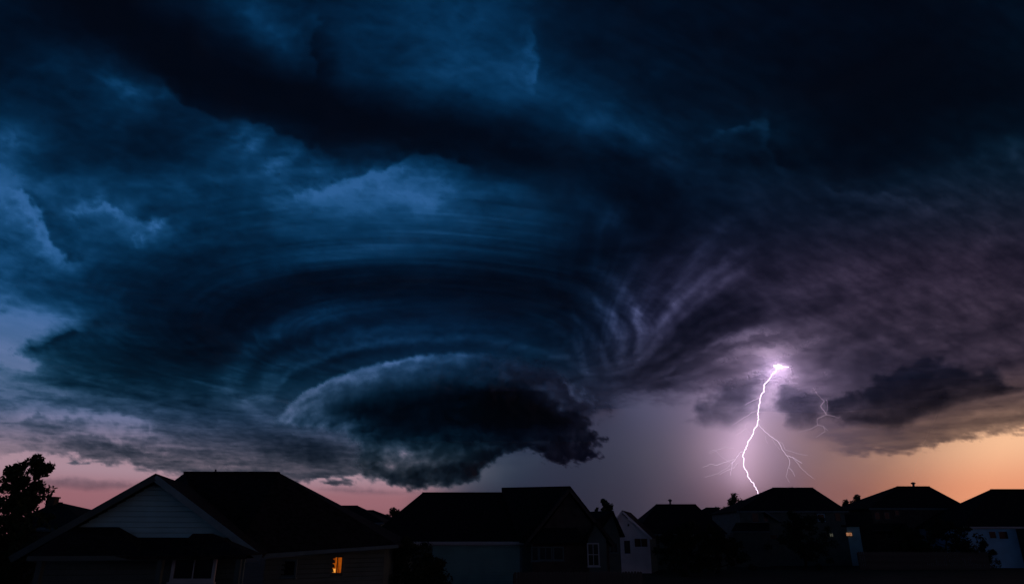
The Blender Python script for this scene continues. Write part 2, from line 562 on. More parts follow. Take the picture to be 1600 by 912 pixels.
def deck_tau(px, py, x, y):
    # plan coordinates of the deck drive the cloud texture, turning about the storm
    rx, ry = x - STORM_X, y - STORM_D
    r = np.hypot(rx, ry) + 1
    phi = np.arctan2(ry, rx)
    k = 1.0 / 1500
    wa = fbm(x * k * 1.1, y * k * 1.1, 4, 1)
    wb = fbm(x * k * 1.1, y * k * 1.1, 4, 2)
    scale = np.clip(py, 120, 700)
    amp = 34 * (1 - 0.5 * smooth(350, 650, py))
    qx, qy = px + amp * wa, py + amp * 0.7 * wb
    lev = chart(qx, qy)
    big = fbm(x * k * 0.8 + 0.5 * wa, y * k * 0.8 + 0.5 * wb, 5, 3)
    swirl = fbm(np.log(r) * 9 + 0.5 * wa, phi * 3.2 + np.log(r) * 2.0, 5, 4)
    bands = fbm(np.log(r) * 24 + 0.25 * wb + 1.2 * phi, phi * 1.1, 4, 6)
    bands2 = fbm(np.log(r) * 62 + 0.5 * wa + 2.0 * phi, phi * 2.3, 3, 7) * (0.5 + 1.2 * np.clip(fbm(phi * 2.5, np.log(r) * 5, 2, 18) + 0.2, 0, 1))
    fine = fbm(px / 52 + 0.9 * wa, py / 30 + 0.9 * wb, 6, 15, gain=0.6, ridged=True)
    fine2 = fbm((px + 0.6 * py) / 60, (py - 0.5 * px) / 22, 6, 16, gain=0.6)
    wisp = fbm(x * k * 2.6 + 1.2 * wb, y * k * 2.6 + 1.2 * wa, 5, 5, ridged=True)
    calm = smooth(1.0, 0.0, np.hypot((px - 680) / 420, (py - 470) / 190))
    wisp, fine = wisp - wisp.mean(), fine - fine.mean()
    det = (0.55 * big + 0.60 * swirl) * (1 - 0.6 * calm) + 0.45 * wisp * (1 - calm) * (1 - 0.55 * smooth(900, 1200, px))
    rings = np.exp(-((np.hypot((px - 680) / 400, (py - 600) / 215) - 0.85) / 0.32) ** 2) * smooth(650, 560, py)
    wide = np.exp(-((np.hypot((px - 700) / 430, (py - 600) / 260) - 0.95) / 0.5) ** 2) * smooth(650, 560, py)
    det = det + 0.85 * bands * rings * (0.6 + 0.8 * np.clip(0.5 + swirl, 0, 1)) + 0.55 * bands2 * wide * (1 - 0.75 * smooth(800, 930, px))
    rvx, rvy = px - 940, 665 - py
    rho = np.hypot(rvx, rvy)
    th = np.arctan2(rvy, rvx) + rho * 0.0011
    rib = fbm(th * 11 + 0.35 * wa, rho / 240, 5, 19, gain=0.62)
    det = det + 1.15 * rib * smooth(60, 130, rho) * smooth(400, 240, rho) * smooth(0.62, 0.95, th) * smooth(2.35, 1.9, th)
    fan = np.exp(-((px - 1050) / 130) ** 2 - ((py - 460) / 110) ** 2)
    rough = (1 - calm) * (1 - rings) * (1 - 0.6 * fan)
    det = det + rough * (0.42 * fine * (0.35 + 0.65 * smooth(1000, 700, px)) + 0.85 * fine2 * (0.40 + 0.60 * smooth(850, 1050, px)) * (1 - 0.75 * smooth(540, 640, py) * smooth(1100, 1250, px)))
    loglev = np.log(lev / 255.0) * 2.2 + 1.3 * det
    f1, f2 = fbm(px / 26, py / 26, 4, 8), fbm(px / 26, py / 26, 4, 9)
    sx, sy = px + 11 * f1, py + 9 * f2
    brk = fbm(px / 15, py / 13, 4, 10)
    torn = fbm((px + py * 0.8) / 34 + 0.8 * f1, (py - px * 0.35) / 15 + 0.8 * f2, 5, 14, ridged=True)
    py_top = lambda p: max(q[1] for q in p) < 420 and max(q[0] for q in p) < 900
    ex_, ey_ = px + 20 * f1 + 9 * brk, py + 17 * f2
    for pts, rc, s in EDGES:
        loglev = loglev + 1.7 * s * edge_term(ex_, ey_, pts, rc, 0.6 * brk)
    for pts, wd, s in WISPS:
        d, t = seg_dist(sx, sy, pts)
        ends = 0.35 + 0.65 * np.sin(np.pi * np.clip(t, 0.04, 0.96)) ** 0.6
        if s > 0 and wd <= 12 and py_top(pts):
            g_ = np.exp(-(d / (wd * 1.9)) ** 2) * np.clip(0.35 + 1.5 * torn, 0, 1.6) * 0.6
        else:
            g_ = np.exp(-(d / (wd * 1.25)) ** 2) * (1 + 0.7 * brk) * (0.8 if s > 0 else 1)
        loglev = loglev + s * 2.0 * ends * g_
    # low in the west, thin layered cloud banks
    bank = smooth(430, 250, px) * smooth(590, 640, py)
    loglev = loglev + bank * (0.55 * fbm(px / 70 + 0.6 * f1, py / 15, 5, 12) + 0.25 * fbm(px / 24, py / 9, 4, 13))
    tau = np.clip(-(loglev) - 1.25, 0.0, 5.0)
    tau = np.maximum(tau, 0.55 + 0.35 * big + 0.2 * swirl + 0.5 * (tau - 0.55) * (tau < 0.55))
    tau = np.clip(tau, 0.12, 5.0)
    # above the storm's own lowest plate the deck is open: the plate itself fills it
    box_ = (px > 380) & (px < 1010) & (py > 520) & (py < 800)
    cover = np.zeros(px.shape)
    cover[box_] = storm_map(px[box_], py[box_])[0]
    return tau * (1 - cover) + 0.10 * cover


def deck_floor(px):
    """Photo row where the deck's far edge ends, for each column."""
    xs = [-900, -200, 0, 60, 110, 180, 225, 300, 420, 500, 560, 620, 680, 760, 900, 1000, 1120, 1250, 1330, 1420, 1500, 1600, 1900, 2600]
    ys = [742, 730, 718, 714, 716, 728, 738, 752, 762, 757, 752, 757, 758, 740, 700, 640, 640, 690, 722, 712, 694, 676, 640, 600]
    return np.interp(px, xs, ys)


def grid_axis(lo, a, b, hi, step, n_out):
    return np.concatenate([np.linspace(lo, a, n_out, endpoint=False), np.arange(a, b, step), np.linspace(b, hi, n_out)])


def build_deck():
    ax = grid_axis(-1500, -60, 1660, 3100, 2.6, 60)
    ay = np.concatenate([-np.geomspace(2600, 60, 50), np.arange(-57, 790, 2.4)])
    px, py = np.meshgrid(ax, ay)
    dx, dy, dz = sight(px, py)
    dz = np.maximum(dz, 0.055)
    s = (DECK_H - CAMH) / dz
    x, y = dx * s, dy * s
    tau = deck_tau(px, py, x, y)
    edge = deck_floor(px) + 30 * fbm(px / 55, py / 16, 5, 21, gain=0.6) + 9 * fbm(px / 14, py / 8, 4, 22)
    soft = np.interp(px, [0, 300, 560, 900, 1000, 1250, 1350, 1600], [9, 14, 10, 60, 60, 60, 16, 16])
    fade = smooth(0, 1, (edge - py) / soft)
    # the deck thins out and ends behind the viewer
    fade = fade * smooth(-2500, -1500, py)
    tau = tau * fade
    tint = smooth(740, 1040, px + 0.25 * (py - 450)) * smooth(120, 430, py) * 0.9 + 0.65 * smooth(540, 700, py) * smooth(1000, 500, px)
    tint = np.maximum(tint, 0.38 * np.exp(-((px - 690) / 360) ** 2 - ((py - 520) / 120) ** 2))
    relief = 320 * fbm(x / 2200, y / 2200, 4, 31) + 2.2 * (chart(px, py) - 50)
    far = smooth(20000, 9000, np.hypot(x, y))
    z = DECK_H + relief * (0.25 + 0.75 * far)
    k = (z - CAMH) / dz
    P = np.stack([dx * k, dy * k, z], -1)
    me = grid_mesh('clouds', P, {'tau': tau, 'tint': np.clip(tint, 0, 1)}, tau > 0.012)
    o = link('clouds', me, M_DECK)
    tag(o, 'torn dark blue storm cloud deck spread across the whole sky', kind='stuff')



LIP_EDGE = [(414, 660), (440, 641), (470, 613), (510, 591), (560, 573), (600, 562), (650, 553), (700, 548), (760, 548), (820, 556), (870, 568),
            (910, 590), (945, 622), (965, 640)]
LOW_EDGE = [(414, 667), (462, 680), (515, 692), (552, 704), (548, 728), (562, 750), (600, 758), (640, 769), (700, 764), (750, 753), (754, 738), (790, 713), (822, 705),
            (850, 717), (905, 726), (946, 717), (932, 702), (958, 686), (925, 668), (940, 655), (968, 642)]


def storm_map(px, py):
    """Cover (0..1) and optical depth of the storm's lowered base, wall cloud and lip."""
    w1, w2 = fbm(px / 46, py / 34, 6, 151, gain=0.58), fbm(px / 46, py / 34, 6, 152, gain=0.58)
    east = smooth(700, 930, px)
    low = smooth(600, 690, py)
    ragged = 4 + 24 * east + 13 * low * (1 - 0.3 * east) * smooth(430, 560, px)
    qx, qy = px + ragged * w1 * 1.2, py + ragged * w2 * 0.9
    puffs = np.abs(perlin(px / 17, py / 40, 0.0)) * 4 + 2.0 * perlin(px / 7, py / 9, 3.0)
    shred = fbm(px / 15, py / 11, 5, 157, gain=0.6)
    sd = poly_sdf(qx, qy + puffs * (1 - low), LIP_EDGE + LOW_EDGE[::-1]) + ragged * (0.5 * w1 + 0.55 * shred)
    soft = 7 - 4 * smooth(560, 470, px) + 30 * east * (1 - low) + 9 * low + 24 * smooth(600, 500, px) * smooth(650, 675, py)
    cover = smooth(0, 1, sd / soft)
    # distance below the lip
    ex, ey = np.array(LIP_EDGE).T
    d = qy + puffs - np.interp(qx, ex, ey)
    n_a = fbm(px / 60 + 0.4 * w1, d / 16 + 0.5 * w2, 5, 153)
    n_b = fbm(px / 22, py / 20, 5, 154)
    dd = d * (1 + 0.25 * n_a) + 7 * n_b
    lev = np.interp(dd, [-5, 3, 12, 28, 44, 58, 76], [128, 120, 102, 78, 54, 34, 22])  # lip's lit rim and shaded base put in as thin and thick cloud
    lev = lev * (1 - 0.66 * smooth(620, 860, px))
    # lighter underside at the western tip, the wall cloud's face and the torn eastern edge
    def patch(x, y, rx, ry, l):
        nonlocal lev
        g = np.exp(-((qx - x) / rx) ** 2 - ((qy - y) / ry) ** 2)
        lev = lev + l * g * (1 + 0.5 * n_b + 0.5 * n_a)
    patch(500, 655, 50, 18, 26)
    patch(505, 682, 60, 22, 60)
    patch(635, 712, 95, 24, 52)
    patch(585, 735, 34, 18, 22)
    patch(800, 695, 85, 20, 36)
    patch(900, 612, 56, 30, 56)
    patch(905, 690, 50, 28, 36)
    patch(930, 650, 36, 24, 44)
    patch(800, 590, 80, 18, 16)
    patch(690, 748, 60, 10, 16)
    for pts, wd, st in (([(462, 662), (500, 676), (545, 688), (562, 700)], 6, 24), ([(845, 610), (872, 622), (900, 640)], 9, 28), ([(556, 700), (552, 722), (560, 740)], 7, 18),
                        ([(630, 740), (690, 736), (720, 742)], 4, 9), ([(880, 585), (905, 605), (925, 640)], 6, 22), ([(850, 590), (862, 612), (855, 630)], 5, 16)):
        q, t = seg_dist(qx + 4 * n_b, qy, pts)
        lev = lev + st * np.exp(-(q / wd) ** 2) * (0.7 + 0.8 * n_b)
    lev = lev * np.exp(0.6 * n_a + 0.5 * n_b)
    tau = np.clip(-2.2 * np.log(np.clip(lev, 5, 250) / 255) - 1.15, 0.15, 5.5)
    return cover, tau


def build_mesocyclone():
    px, py = np.meshgrid(np.arange(380, 1010, 2.2), np.arange(520, 800, 2.0))
    cover, tau = storm_map(px, py)
    dx, dy, dz = sight(px, py)
    # near lip overhead, flat base running away beneath it, wall cloud hanging under the middle
    prof = np.interp(py, [520, 548, 590, 610, 690, 720, 800], [7050, 6720, 6640, 6800, 10300, 9600, 9400])
    side = ((px - 690) / 275) ** 2
    depth = prof + 2200 * np.clip(side, 0, 1.2) * smooth(700, 600, py)
    depth = depth + 260 * fbm(px / 60, py / 40, 5, 155) + 90 * fbm(px / 20, py / 16, 4, 156)
    P = np.stack([dx / dy * depth, depth, CAMH + dz / dy * depth], -1)
    tint = 0.40 + 0.5 * smooth(700, 900, px) + 0.2 * smooth(680, 740, py)
    return grid_mesh('updraft_base', P, {'tau': tau * cover, 'tint': np.clip(tint, 0, 1)}, cover > 0.01)


storm = empty('storm_cloud', (STORM_X, STORM_D, 0))
tag(storm, 'huge layered rotating storm cloud of stacked rings with a dark flat base', 'storm cloud')


def child(o, parent):
    o.parent = parent
    o.matrix_parent_inverse = parent.matrix_basis.inverted()
    return o


bpy.context.view_layer.update()
child(link('updraft_base', build_mesocyclone(), M_STORM), storm)
build_deck()


def cloud_body(name, poly, dist, tau_max, soft, rough, bulge, tint=0.5, seed=1, mat=None, step=2.4, grain=30.0, thin=0.35):
    """A closed, lens-shaped cloud mass: front and back surface, optical depth following its thickness."""
    xs = [p[0] for p in poly]
    ys = [p[1] for p in poly]
    pad = rough * 2 + soft + 6
    px, py = np.meshgrid(np.arange(min(xs) - pad, max(xs) + pad, step), np.arange(min(ys) - pad, max(ys) + pad, step))
    n1 = fbm(px / grain, py / grain * 1.5, 6, seed, gain=0.6)
    n2 = fbm(px / grain, py / grain * 1.5, 6, seed + 1, gain=0.6)
    sd = poly_sdf(px + rough * n2, py + rough * 0.6 * n1, poly) + rough * n1
    m = smooth(0, 1, sd / soft)
    body = np.sqrt(np.clip(sd, 0, None) / (max(np.max(sd), 1)))
    tau = tau_max * m * (1 - thin + thin * (0.5 + 1.3 * n2 + 0.3))
    tau = np.clip(tau, 0, None)
    dx, dy, dz = sight(px, py)
    puff = fbm(px / (grain * 0.7), py / (grain * 0.6), 5, seed + 2)
    meshes = []
    for sgn in (-1, 1):
        depth = dist + sgn * bulge * (body + 0.12 * puff * np.minimum(1, body * 2))
        P = np.stack([dx / dy * depth, depth, CAMH + dz / dy * depth], -1)
        if sgn > 0:
            P = P[:, ::-1]
        meshes.append((P, tau if sgn < 0 else tau[:, ::-1]))
    R, C = px.shape
    P = np.concatenate([meshes[0][0], meshes[1][0]], 0)
    T = np.concatenate([meshes[0][1], meshes[1][1]], 0) * 0.5
    keep = T > 0.006
    idx_break = R
    k2 = keep.copy()
    # no faces between the two halves
    gap = np.zeros_like(keep)
    gap[idx_break - 1:idx_break + 1] = True
    k2 &= ~gap
    return link(name, grid_mesh(name, P, {'tau': T, 'tint': np.full(T.shape, tint)}, k2), mat or M_STORM)


c1 = cloud_body('dark_cloud', [(1282, 652), (1300, 620), (1340, 594), (1380, 570), (1425, 558), (1482, 561), (1540, 576), (1600, 596), (1630, 612),
                               (1560, 622), (1500, 636), (1452, 654), (1405, 676), (1352, 672), (1318, 668)],
                11500, 1.7, 18, 28, 700, tint=0.85, seed=61, grain=54, thin=0.85)
tag(c1, 'long dark ragged cloud hanging above the orange sunset glow', 'cloud')
c2 = cloud_body('dark_cloud', [(1210, 582), (1196, 560), (1165, 572), (1125, 596), (1078, 634), (1062, 660), (1100, 676), (1150, 676), (1184, 660), (1196, 625)],
                12900, 1.15, 30, 24, 160, tint=0.85, seed=64, grain=44, thin=0.6)
tag(c2, 'grey purple cloud lit by the lightning, in front of the rain', 'cloud')
c3 = cloud_body('dark_cloud', [(1212, 592), (1236, 578), (1252, 604), (1285, 618), (1296, 650), (1276, 676), (1226, 674), (1200, 640)],
                12950, 1.25, 26, 24, 160, tint=0.85, seed=67, grain=40, thin=0.6)
tag(c3, 'dark puff of cloud just behind the lightning bolt', 'cloud')
for lab, pts, t_, sd_ in (('thin grey veil of cloud low in the pink gap beside the wide gable', [(30, 744), (110, 741), (190, 747), (262, 752), (230, 766), (140, 770), (60, 764)], 0.5, 73),
                          ('thin mauve streak of cloud over the distant hipped roofs', [(470, 762), (540, 757), (620, 764), (690, 768), (620, 776), (540, 774)], 0.45, 76)):
    cv = cloud_body('cloud_veil', pts, 22000, t_, 12, 9, 150, tint=0.75, seed=sd_, grain=40, thin=0.7)
    tag(cv, lab, 'cloud')
c4 = cloud_body('cloud_scrap', [(100, 722), (118, 718), (128, 721), (146, 720), (140, 726), (112, 727)], 16000, 1.2, 4, 3, 120, tint=0.6, seed=70, grain=12, step=1.6)
tag(c4, 'small loose scrap of cloud in the pale pink gap above the roofs', 'cloud')


def build_rain():
    px, py = np.meshgrid(np.arange(560, 1720, 4.0), np.arange(440, 850, 4.0))
    dx, dy, dz = sight(px, py)
    depth = 13500 + 900 * np.cos((px - 1150) / 180) + 60 * fbm(px / 160, py / 260, 2, 81)
    P = np.stack([dx / dy * depth, depth, CAMH + dz / dy * depth], -1)
    P[..., 2] = np.maximum(P[..., 2], -5)
    m = smooth(640, 900, px + 0.6 * (py - 740)) * smooth(1570, 1130, px + 0.4 * (py - 720)) * smooth(480, 640, py + 0.1 * (px - 1100))
    streak = fbm(px / 60 + (py - 700) * 0.01, py / 300, 3, 82)
    dark = np.exp(-((px - 1215 - (py - 700) * 0.2) / 30) ** 2) * smooth(650, 720, py)
    tau = m * (2.1 + 1.3 * smooth(1170, 920, px) + 0.12 * streak + 0.35 * dark)
    return grid_mesh('rain_curtain', P, {'tau': np.clip(tau, 0, 4), 'tint': 0.55 + 0.4 * smooth(950, 1150, px)}, tau > 0.01)


rain = link('rain_curtain', build_rain(), M_RAIN)
tag(rain, 'hazy purple grey curtain of rain falling behind the lightning bolt', kind='stuff')

# ------------------------------------------------------------------ lightning
def emission(name, col, s):
    m = bpy.data.materials.new(name)
    m.use_nodes = True
    t = m.node_tree
    t.nodes.clear()
    e = t.nodes.new('ShaderNodeEmission')
    e.inputs[0].default_value = (*col, 1)
    e.inputs[1].default_value = s
    o = t.nodes.new('ShaderNodeOutputMaterial')
    t.links.new(e.outputs[0], o.inputs[0])
    return m


M_BOLT = emission('lightning_core', (0.97, 0.76, 1.0), 2.2)
M_BR = emission('lightning_branch', (0.95, 0.74, 0.97), 1.0)
M_CRAWL = emission('lightning_crawl', (0.9, 0.66, 0.86), 0.5)
M_BRF = emission('lightning_faint', (0.95, 0.74, 0.95), 0.68)


def tube(name, pts, radii, mat, sides=6):
    bm = bmesh.new()
    rings = []
    n = len(pts)
    V = [np.array(p) for p in pts]
    for i in range(n):
        d = V[min(i + 1, n - 1)] - V[max(i - 1, 0)]
        d /= np.linalg.norm(d)
        a = np.cross(d, (0, 1, 0.01))
        a /= np.linalg.norm(a)
        b = np.cross(d, a)
        rings.append([bm.verts.new(V[i] + radii[i] * (math.cos(k * 2 * math.pi / sides) * a + math.sin(k * 2 * math.pi / sides) * b)) for k in range(sides)])
    for i in range(n - 1):
        for k in range(sides):
            bm.faces.new((rings[i][k], rings[i][(k + 1) % sides], rings[i + 1][(k + 1) % sides], rings[i + 1][k]))
    bm.faces.new(rings[0][::-1])
    bm.faces.new(rings[-1])
    me = bpy.data.meshes.new(name)
    bm.to_mesh(me)
    bm.free()
    o = link(name, me, mat)
    return o


def jag(pts, sub, amp, rnd):
    """Fractal kinks between surveyed points."""
    out = [pts[0]]
    for (x0, y0), (x1, y1) in zip(pts[:-1], pts[1:]):
        for k in range(1, sub + 1):
            t = k / sub
            j = amp if k < sub else 0
            out.append((x0 + (x1 - x0) * t + rnd.uniform(-j, j), y0 + (y1 - y0) * t + rnd.uniform(-j, j) * 0.4))
    return out


def zp(pts):
    return [(1050 + a / 3.5075, 520 + b / 3.5075) for a, b in pts]


BOLT_Y = 10000.0
PXM = BOLT_Y / FOC                   # metres per photo pixel at the bolt
rnd = random.Random(5)


def bolt_path(name, pts, w0, w1, mat, amp=0.8, sub=4, wob=0.0):
    p = jag(pts, sub, amp, rnd)
    n = len(p)
    P = []
    for i, (a, b) in enumerate(p):
        P.append(at(a, b, BOLT_Y + wob * i / n * 600 + rnd.uniform(-8, 8)))
    return tube(name, P, [PXM * 0.5 * (w0 + (w1 - w0) * i / (n - 1)) for i in range(n)], mat)


MAIN = zp([(640, 186), (592, 182), (545, 235), (503, 290), (505, 315), (485, 352), (472, 425), (475, 455), (468, 495), (440, 560), (405, 625),
           (390, 665), (392, 715), (415, 785), (450, 830), (470, 870), (483, 905), (486, 960)])
bolt = bolt_path('lightning_bolt', MAIN, 1.35, 0.95, M_BOLT, 1.4, 5)
tag(bolt, 'bright white violet lightning bolt striking down behind the hipped roof', 'lightning')
BRANCH = [
    (zp([(468, 498), (485, 515), (510, 540), (545, 568), (583, 597), (600, 630), (625, 668), (660, 680), (712, 712)]), 1.3, 0.5, M_BR),
    (zp([(480, 355), (455, 366), (430, 378), (400, 392)]), 0.9, 0.4, M_BRF),
    (zp([(470, 425), (445, 432), (410, 455), (370, 478), (330, 505)]), 0.9, 0.4, M_BRF),
    (zp([(440, 560), (405, 520), (380, 545), (350, 560)]), 0.6, 0.3, M_BRF),
    (zp([(392, 650), (375, 652), (352, 685), (330, 715), (322, 780)]), 1.1, 0.5, M_BR),
    (zp([(362, 710), (335, 740), (300, 752), (262, 776)]), 0.9, 0.4, M_BRF),
    (zp([(345, 690), (285, 708), (240, 724), (215, 716), (168, 738)]), 1.0, 0.4, M_BRF),
    (zp([(340, 632), (285, 624), (250, 640), (205, 660)]), 0.6, 0.3, M_BRF),
    (zp([(510, 565), (522, 600), (524, 606)]), 0.6, 0.3, M_BRF),
    (zp([(630, 672), (645, 705), (640, 735), (665, 760), (672, 785)]), 0.9, 0.4, M_BRF),
    (zp([(660, 680), (700, 730), (740, 770), (780, 800)]), 0.6, 0.3, M_BRF),
    (zp([(583, 597), (600, 600), (622, 640), (690, 660), (740, 672)]), 0.5, 0.3, M_BRF),
    (zp([(545, 568), (560, 600), (590, 640)]), 0.5, 0.3, M_BRF),
    (zp([(352, 685), (300, 740), (250, 770), (180, 790)]), 0.5, 0.3, M_BRF),
    (zp([(330, 715), (290, 690), (230, 640), (200, 655)]), 0.4, 0.3, M_BRF),
    (zp([(404, 500), (395, 530), (355, 556)]), 0.5, 0.3, M_BRF),
    (zp([(640, 735), (625, 780), (645, 820)]), 0.5, 0.3, M_BRF),
]
for pts, a, b, m in BRANCH:
    o = bolt_path('branch', pts, a * 0.62, b * 0.55, m, 1.0, 4)
    o.parent = bolt
core = bpy.data.meshes.new('flash_core')
bm = bmesh.new()
bmesh.ops.create_icosphere(bm, subdivisions=3, radius=1.0)
cx0, cy0, cz0 = at(1217, 572, BOLT_Y)
for v in bm.verts:
    k = 1 + 0.25 * math.sin(5 * v.co.x + 2 * v.co.z) + 0.15 * math.sin(9 * v.co.z + 4 * v.co.y)
    v.co = (cx0 + v.co.x * 66 * k, cy0 + v.co.y * 44 * k, cz0 + v.co.z * 25 * k - 0.12 * v.co.x * 66)
bm.to_mesh(core)
bm.free()
o = link('flash_core', core, emission('lightning_flash', (1.0, 0.80, 0.97), 1.6))
o.parent = bolt
# separate discharge crawling out of the puff of cloud
crawl = bolt_path('lightning_crawler', zp([(775, 300), (800, 340), (835, 375), (815, 400), (846, 447)]), 0.25, 0.7, M_CRAWL, 0.9, 4)
tag(crawl, 'short broken lightning crawler beside the dark puff of cloud', 'lightning')
for pts in ([(846, 365), (852, 392), (846, 447)], [(846, 447), (795, 470), (798, 505), (760, 525), (694, 543)],
            [(798, 505), (830, 510), (838, 540), (790, 572)], [(846, 447), (890, 456), (912, 466), (922, 455)], [(830, 510), (856, 534)]):
    o = bolt_path('branch', zp(pts), 0.42, 0.2, M_CRAWL, 0.8, 4)
    o.parent = crawl


def flash(name, px, py, Y, watts, radius, col=(0.98, 0.66, 0.98)):
    li = bpy.data.lights.new(name, 'POINT')
    li.energy = watts
    li.color = col
    li.shadow_soft_size = radius
    o = bpy.data.objects.new(name, li)
    COL.objects.link(o)
    o.location = at(px, py, Y)
    return o


# the light the discharge throws on the rain and the cloud around it
flash('lightning_light', 1218, 571, 13980, 3.6e7, 60)
flash('lightning_light', 1235, 580, 13300, 2.6e7, 60)
flash('lightning_light', 1180, 690, 13500, 1.9e7, 90)
for bx_, by_ in ((1200, 598), (1189, 626), (1184, 654), (1172, 684), (1162, 712), (1168, 742)):
    flash('lightning_light', bx_, by_, 14060, 2.0e6, 30)

# ------------------------------------------------------------------ unseen rear of the cloud deck, added behind the viewer to cut sky light
def build_rear_deck():
    x, y = np.meshgrid(np.linspace(-26000, 26000, 130), np.linspace(640, -17000, 70))
    tau = 3.3 + 1.6 * fbm(x / 3200, y / 3200, 4, 91) + 0.6 * fbm(x / 900, y / 900, 3, 92)
    tau = np.clip(tau, 0.8, 5) * smooth(-17000, -9000, y + 2500 * fbm(x / 4000, y / 4000, 3, 93)) * smooth(26000, 19000, np.abs(x)) * smooth(640, 300, y)
    z = DECK_H + 320 * fbm(x / 2200, y / 2200, 4, 31)
    me = grid_mesh('clouds', np.stack([x, y, z], -1), {'tau': tau, 'tint': np.full(x.shape, 0.2)}, tau > 0.01)
    tag(link('clouds', me, M_DECK), 'unseen rear of the storm cloud deck, added to dim the light from behind', kind='stuff')


build_rear_deck()

# ------------------------------------------------------------------ materials of the neighbourhood
M_ROOF = simple_mat('asphalt_shingle', (0.022, 0.022, 0.024), 0.95, noise=(6.0, 0.5), bump=(14.0, 0.6), spec=0.08)
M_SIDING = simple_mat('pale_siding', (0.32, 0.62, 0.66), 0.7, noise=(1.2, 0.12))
M_SIDING_D = simple_mat('dark_shaded_siding', (0.08, 0.12, 0.115), 0.8, noise=(1.2, 0.18))  # dark siding; also stands for pale boards in shade
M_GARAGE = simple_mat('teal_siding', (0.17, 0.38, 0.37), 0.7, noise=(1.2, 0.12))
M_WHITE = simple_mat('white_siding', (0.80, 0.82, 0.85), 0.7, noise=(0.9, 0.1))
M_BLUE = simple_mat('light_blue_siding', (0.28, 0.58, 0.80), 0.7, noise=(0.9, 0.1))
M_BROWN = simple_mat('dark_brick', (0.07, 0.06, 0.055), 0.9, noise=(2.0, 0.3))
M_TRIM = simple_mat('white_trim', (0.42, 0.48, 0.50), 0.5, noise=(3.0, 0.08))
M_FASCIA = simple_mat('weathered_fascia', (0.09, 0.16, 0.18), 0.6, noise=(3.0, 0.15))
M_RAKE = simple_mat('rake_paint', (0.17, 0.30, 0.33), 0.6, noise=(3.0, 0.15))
M_WOOD = simple_mat('fence_wood', (0.10, 0.095, 0.085), 0.9, noise=(2.0, 0.35))
M_METAL = simple_mat('dull_metal', (0.06, 0.06, 0.065), 0.5, spec=0.5, noise=(4.0, 0.2))
M_BARK = simple_mat('bark', (0.035, 0.028, 0.022), 0.95, noise=(8.0, 0.4), bump=(20.0, 0.8))
M_LEAF = simple_mat('leaves', (0.035, 0.055, 0.025), 0.7, noise=(0.8, 0.4))
M_LEAF2 = simple_mat('shrub_leaves', (0.022, 0.035, 0.02), 0.8, noise=(0.8, 0.4))
M_GLASS = simple_mat('window_glass', (0.008, 0.01, 0.012), 0.15, spec=0.2, noise=(0.6, 0.3))
M_BLIND = simple_mat('brown_blind', (0.10, 0.05, 0.03), 0.8, noise=(2.0, 0.3))


def lit_mat(name, lo, hi, s):
    """Lamp-lit room seen through a window: curtain folds and a lamp glow."""
    m = bpy.data.materials.new(name)
    m.use_nodes = True
    t = m.node_tree
    t.nodes.clear()
    tc = t.nodes.new('ShaderNodeTexCoord')
    mp = t.nodes.new('ShaderNodeMapping')
    mp.inputs['Scale'].default_value = (9, 9, 3)
    nz = t.nodes.new('ShaderNodeTexNoise')
    nz.inputs['Scale'].default_value = 1.1
    nz.inputs['Detail'].default_value = 4
    r = ramp(t, [(0.35, (*lo, 1)), (0.62, (*hi, 1))], 'LINEAR')
    e = t.nodes.new('ShaderNodeEmission')
    e.inputs[1].default_value = s
    o = t.nodes.new('ShaderNodeOutputMaterial')
    t.links.new(tc.outputs['Object'], mp.inputs[0])
    t.links.new(mp.outputs[0], nz.inputs['Vector'])
    t.links.new(nz.outputs[0], r.inputs[0])
    t.links.new(r.outputs[0], e.inputs[0])
    t.links.new(e.outputs[0], o.inputs[0])
    return m


M_LIT = lit_mat('lamplit_curtain', (0.30, 0.045, 0.002), (0.85, 0.17, 0.008), 0.45)
M_LAMP = lit_mat('lamp_shade_glow', (1.0, 0.34, 0.03), (1.0, 0.44, 0.08), 0.95)
M_LIT2 = lit_mat('dim_lamplit_room', (0.5, 0.16, 0.06), (0.9, 0.45, 0.25), 0.4)
M_LIT3 = lit_mat('pale_porch_glow', (0.16, 0.16, 0.12), (0.25, 0.25, 0.2), 0.25)


def V3(p):
    return np.array(p, float)


def mesh_faces(name, verts, faces, mat, parent=None, smooth_=False):
    me = bpy.data.meshes.new(name)
    me.from_pydata([tuple(map(float, v)) for v in verts], [], faces)
    bm = bmesh.new()
    bm.from_mesh(me)
    bmesh.ops.recalc_face_normals(bm, faces=bm.faces)
    bm.to_mesh(me)
    bm.free()
    if smooth_:
        for p in me.polygons:
            p.use_smooth = True
    return link(name, me, mat, parent)


def slab(name, pts, thick, mat, parent=None):
    """A planar polygon given a thickness downwards (roof planes, boards)."""
    n = len(pts)
    P = [V3(p) for p in pts]
    nv = np.cross(P[1] - P[0], P[2] - P[0])
    nv /= np.linalg.norm(nv)
    if nv[2] > 0 or (abs(nv[2]) < 1e-6 and nv[1] < 0):
        nv = -nv
    v = P + [p + nv * thick for p in P]
    f = [list(range(n)), list(range(2 * n - 1, n - 1, -1))] + [[i, (i + 1) % n, n + (i + 1) % n, n + i] for i in range(n)]
    return mesh_faces(name, v, f, mat, parent)


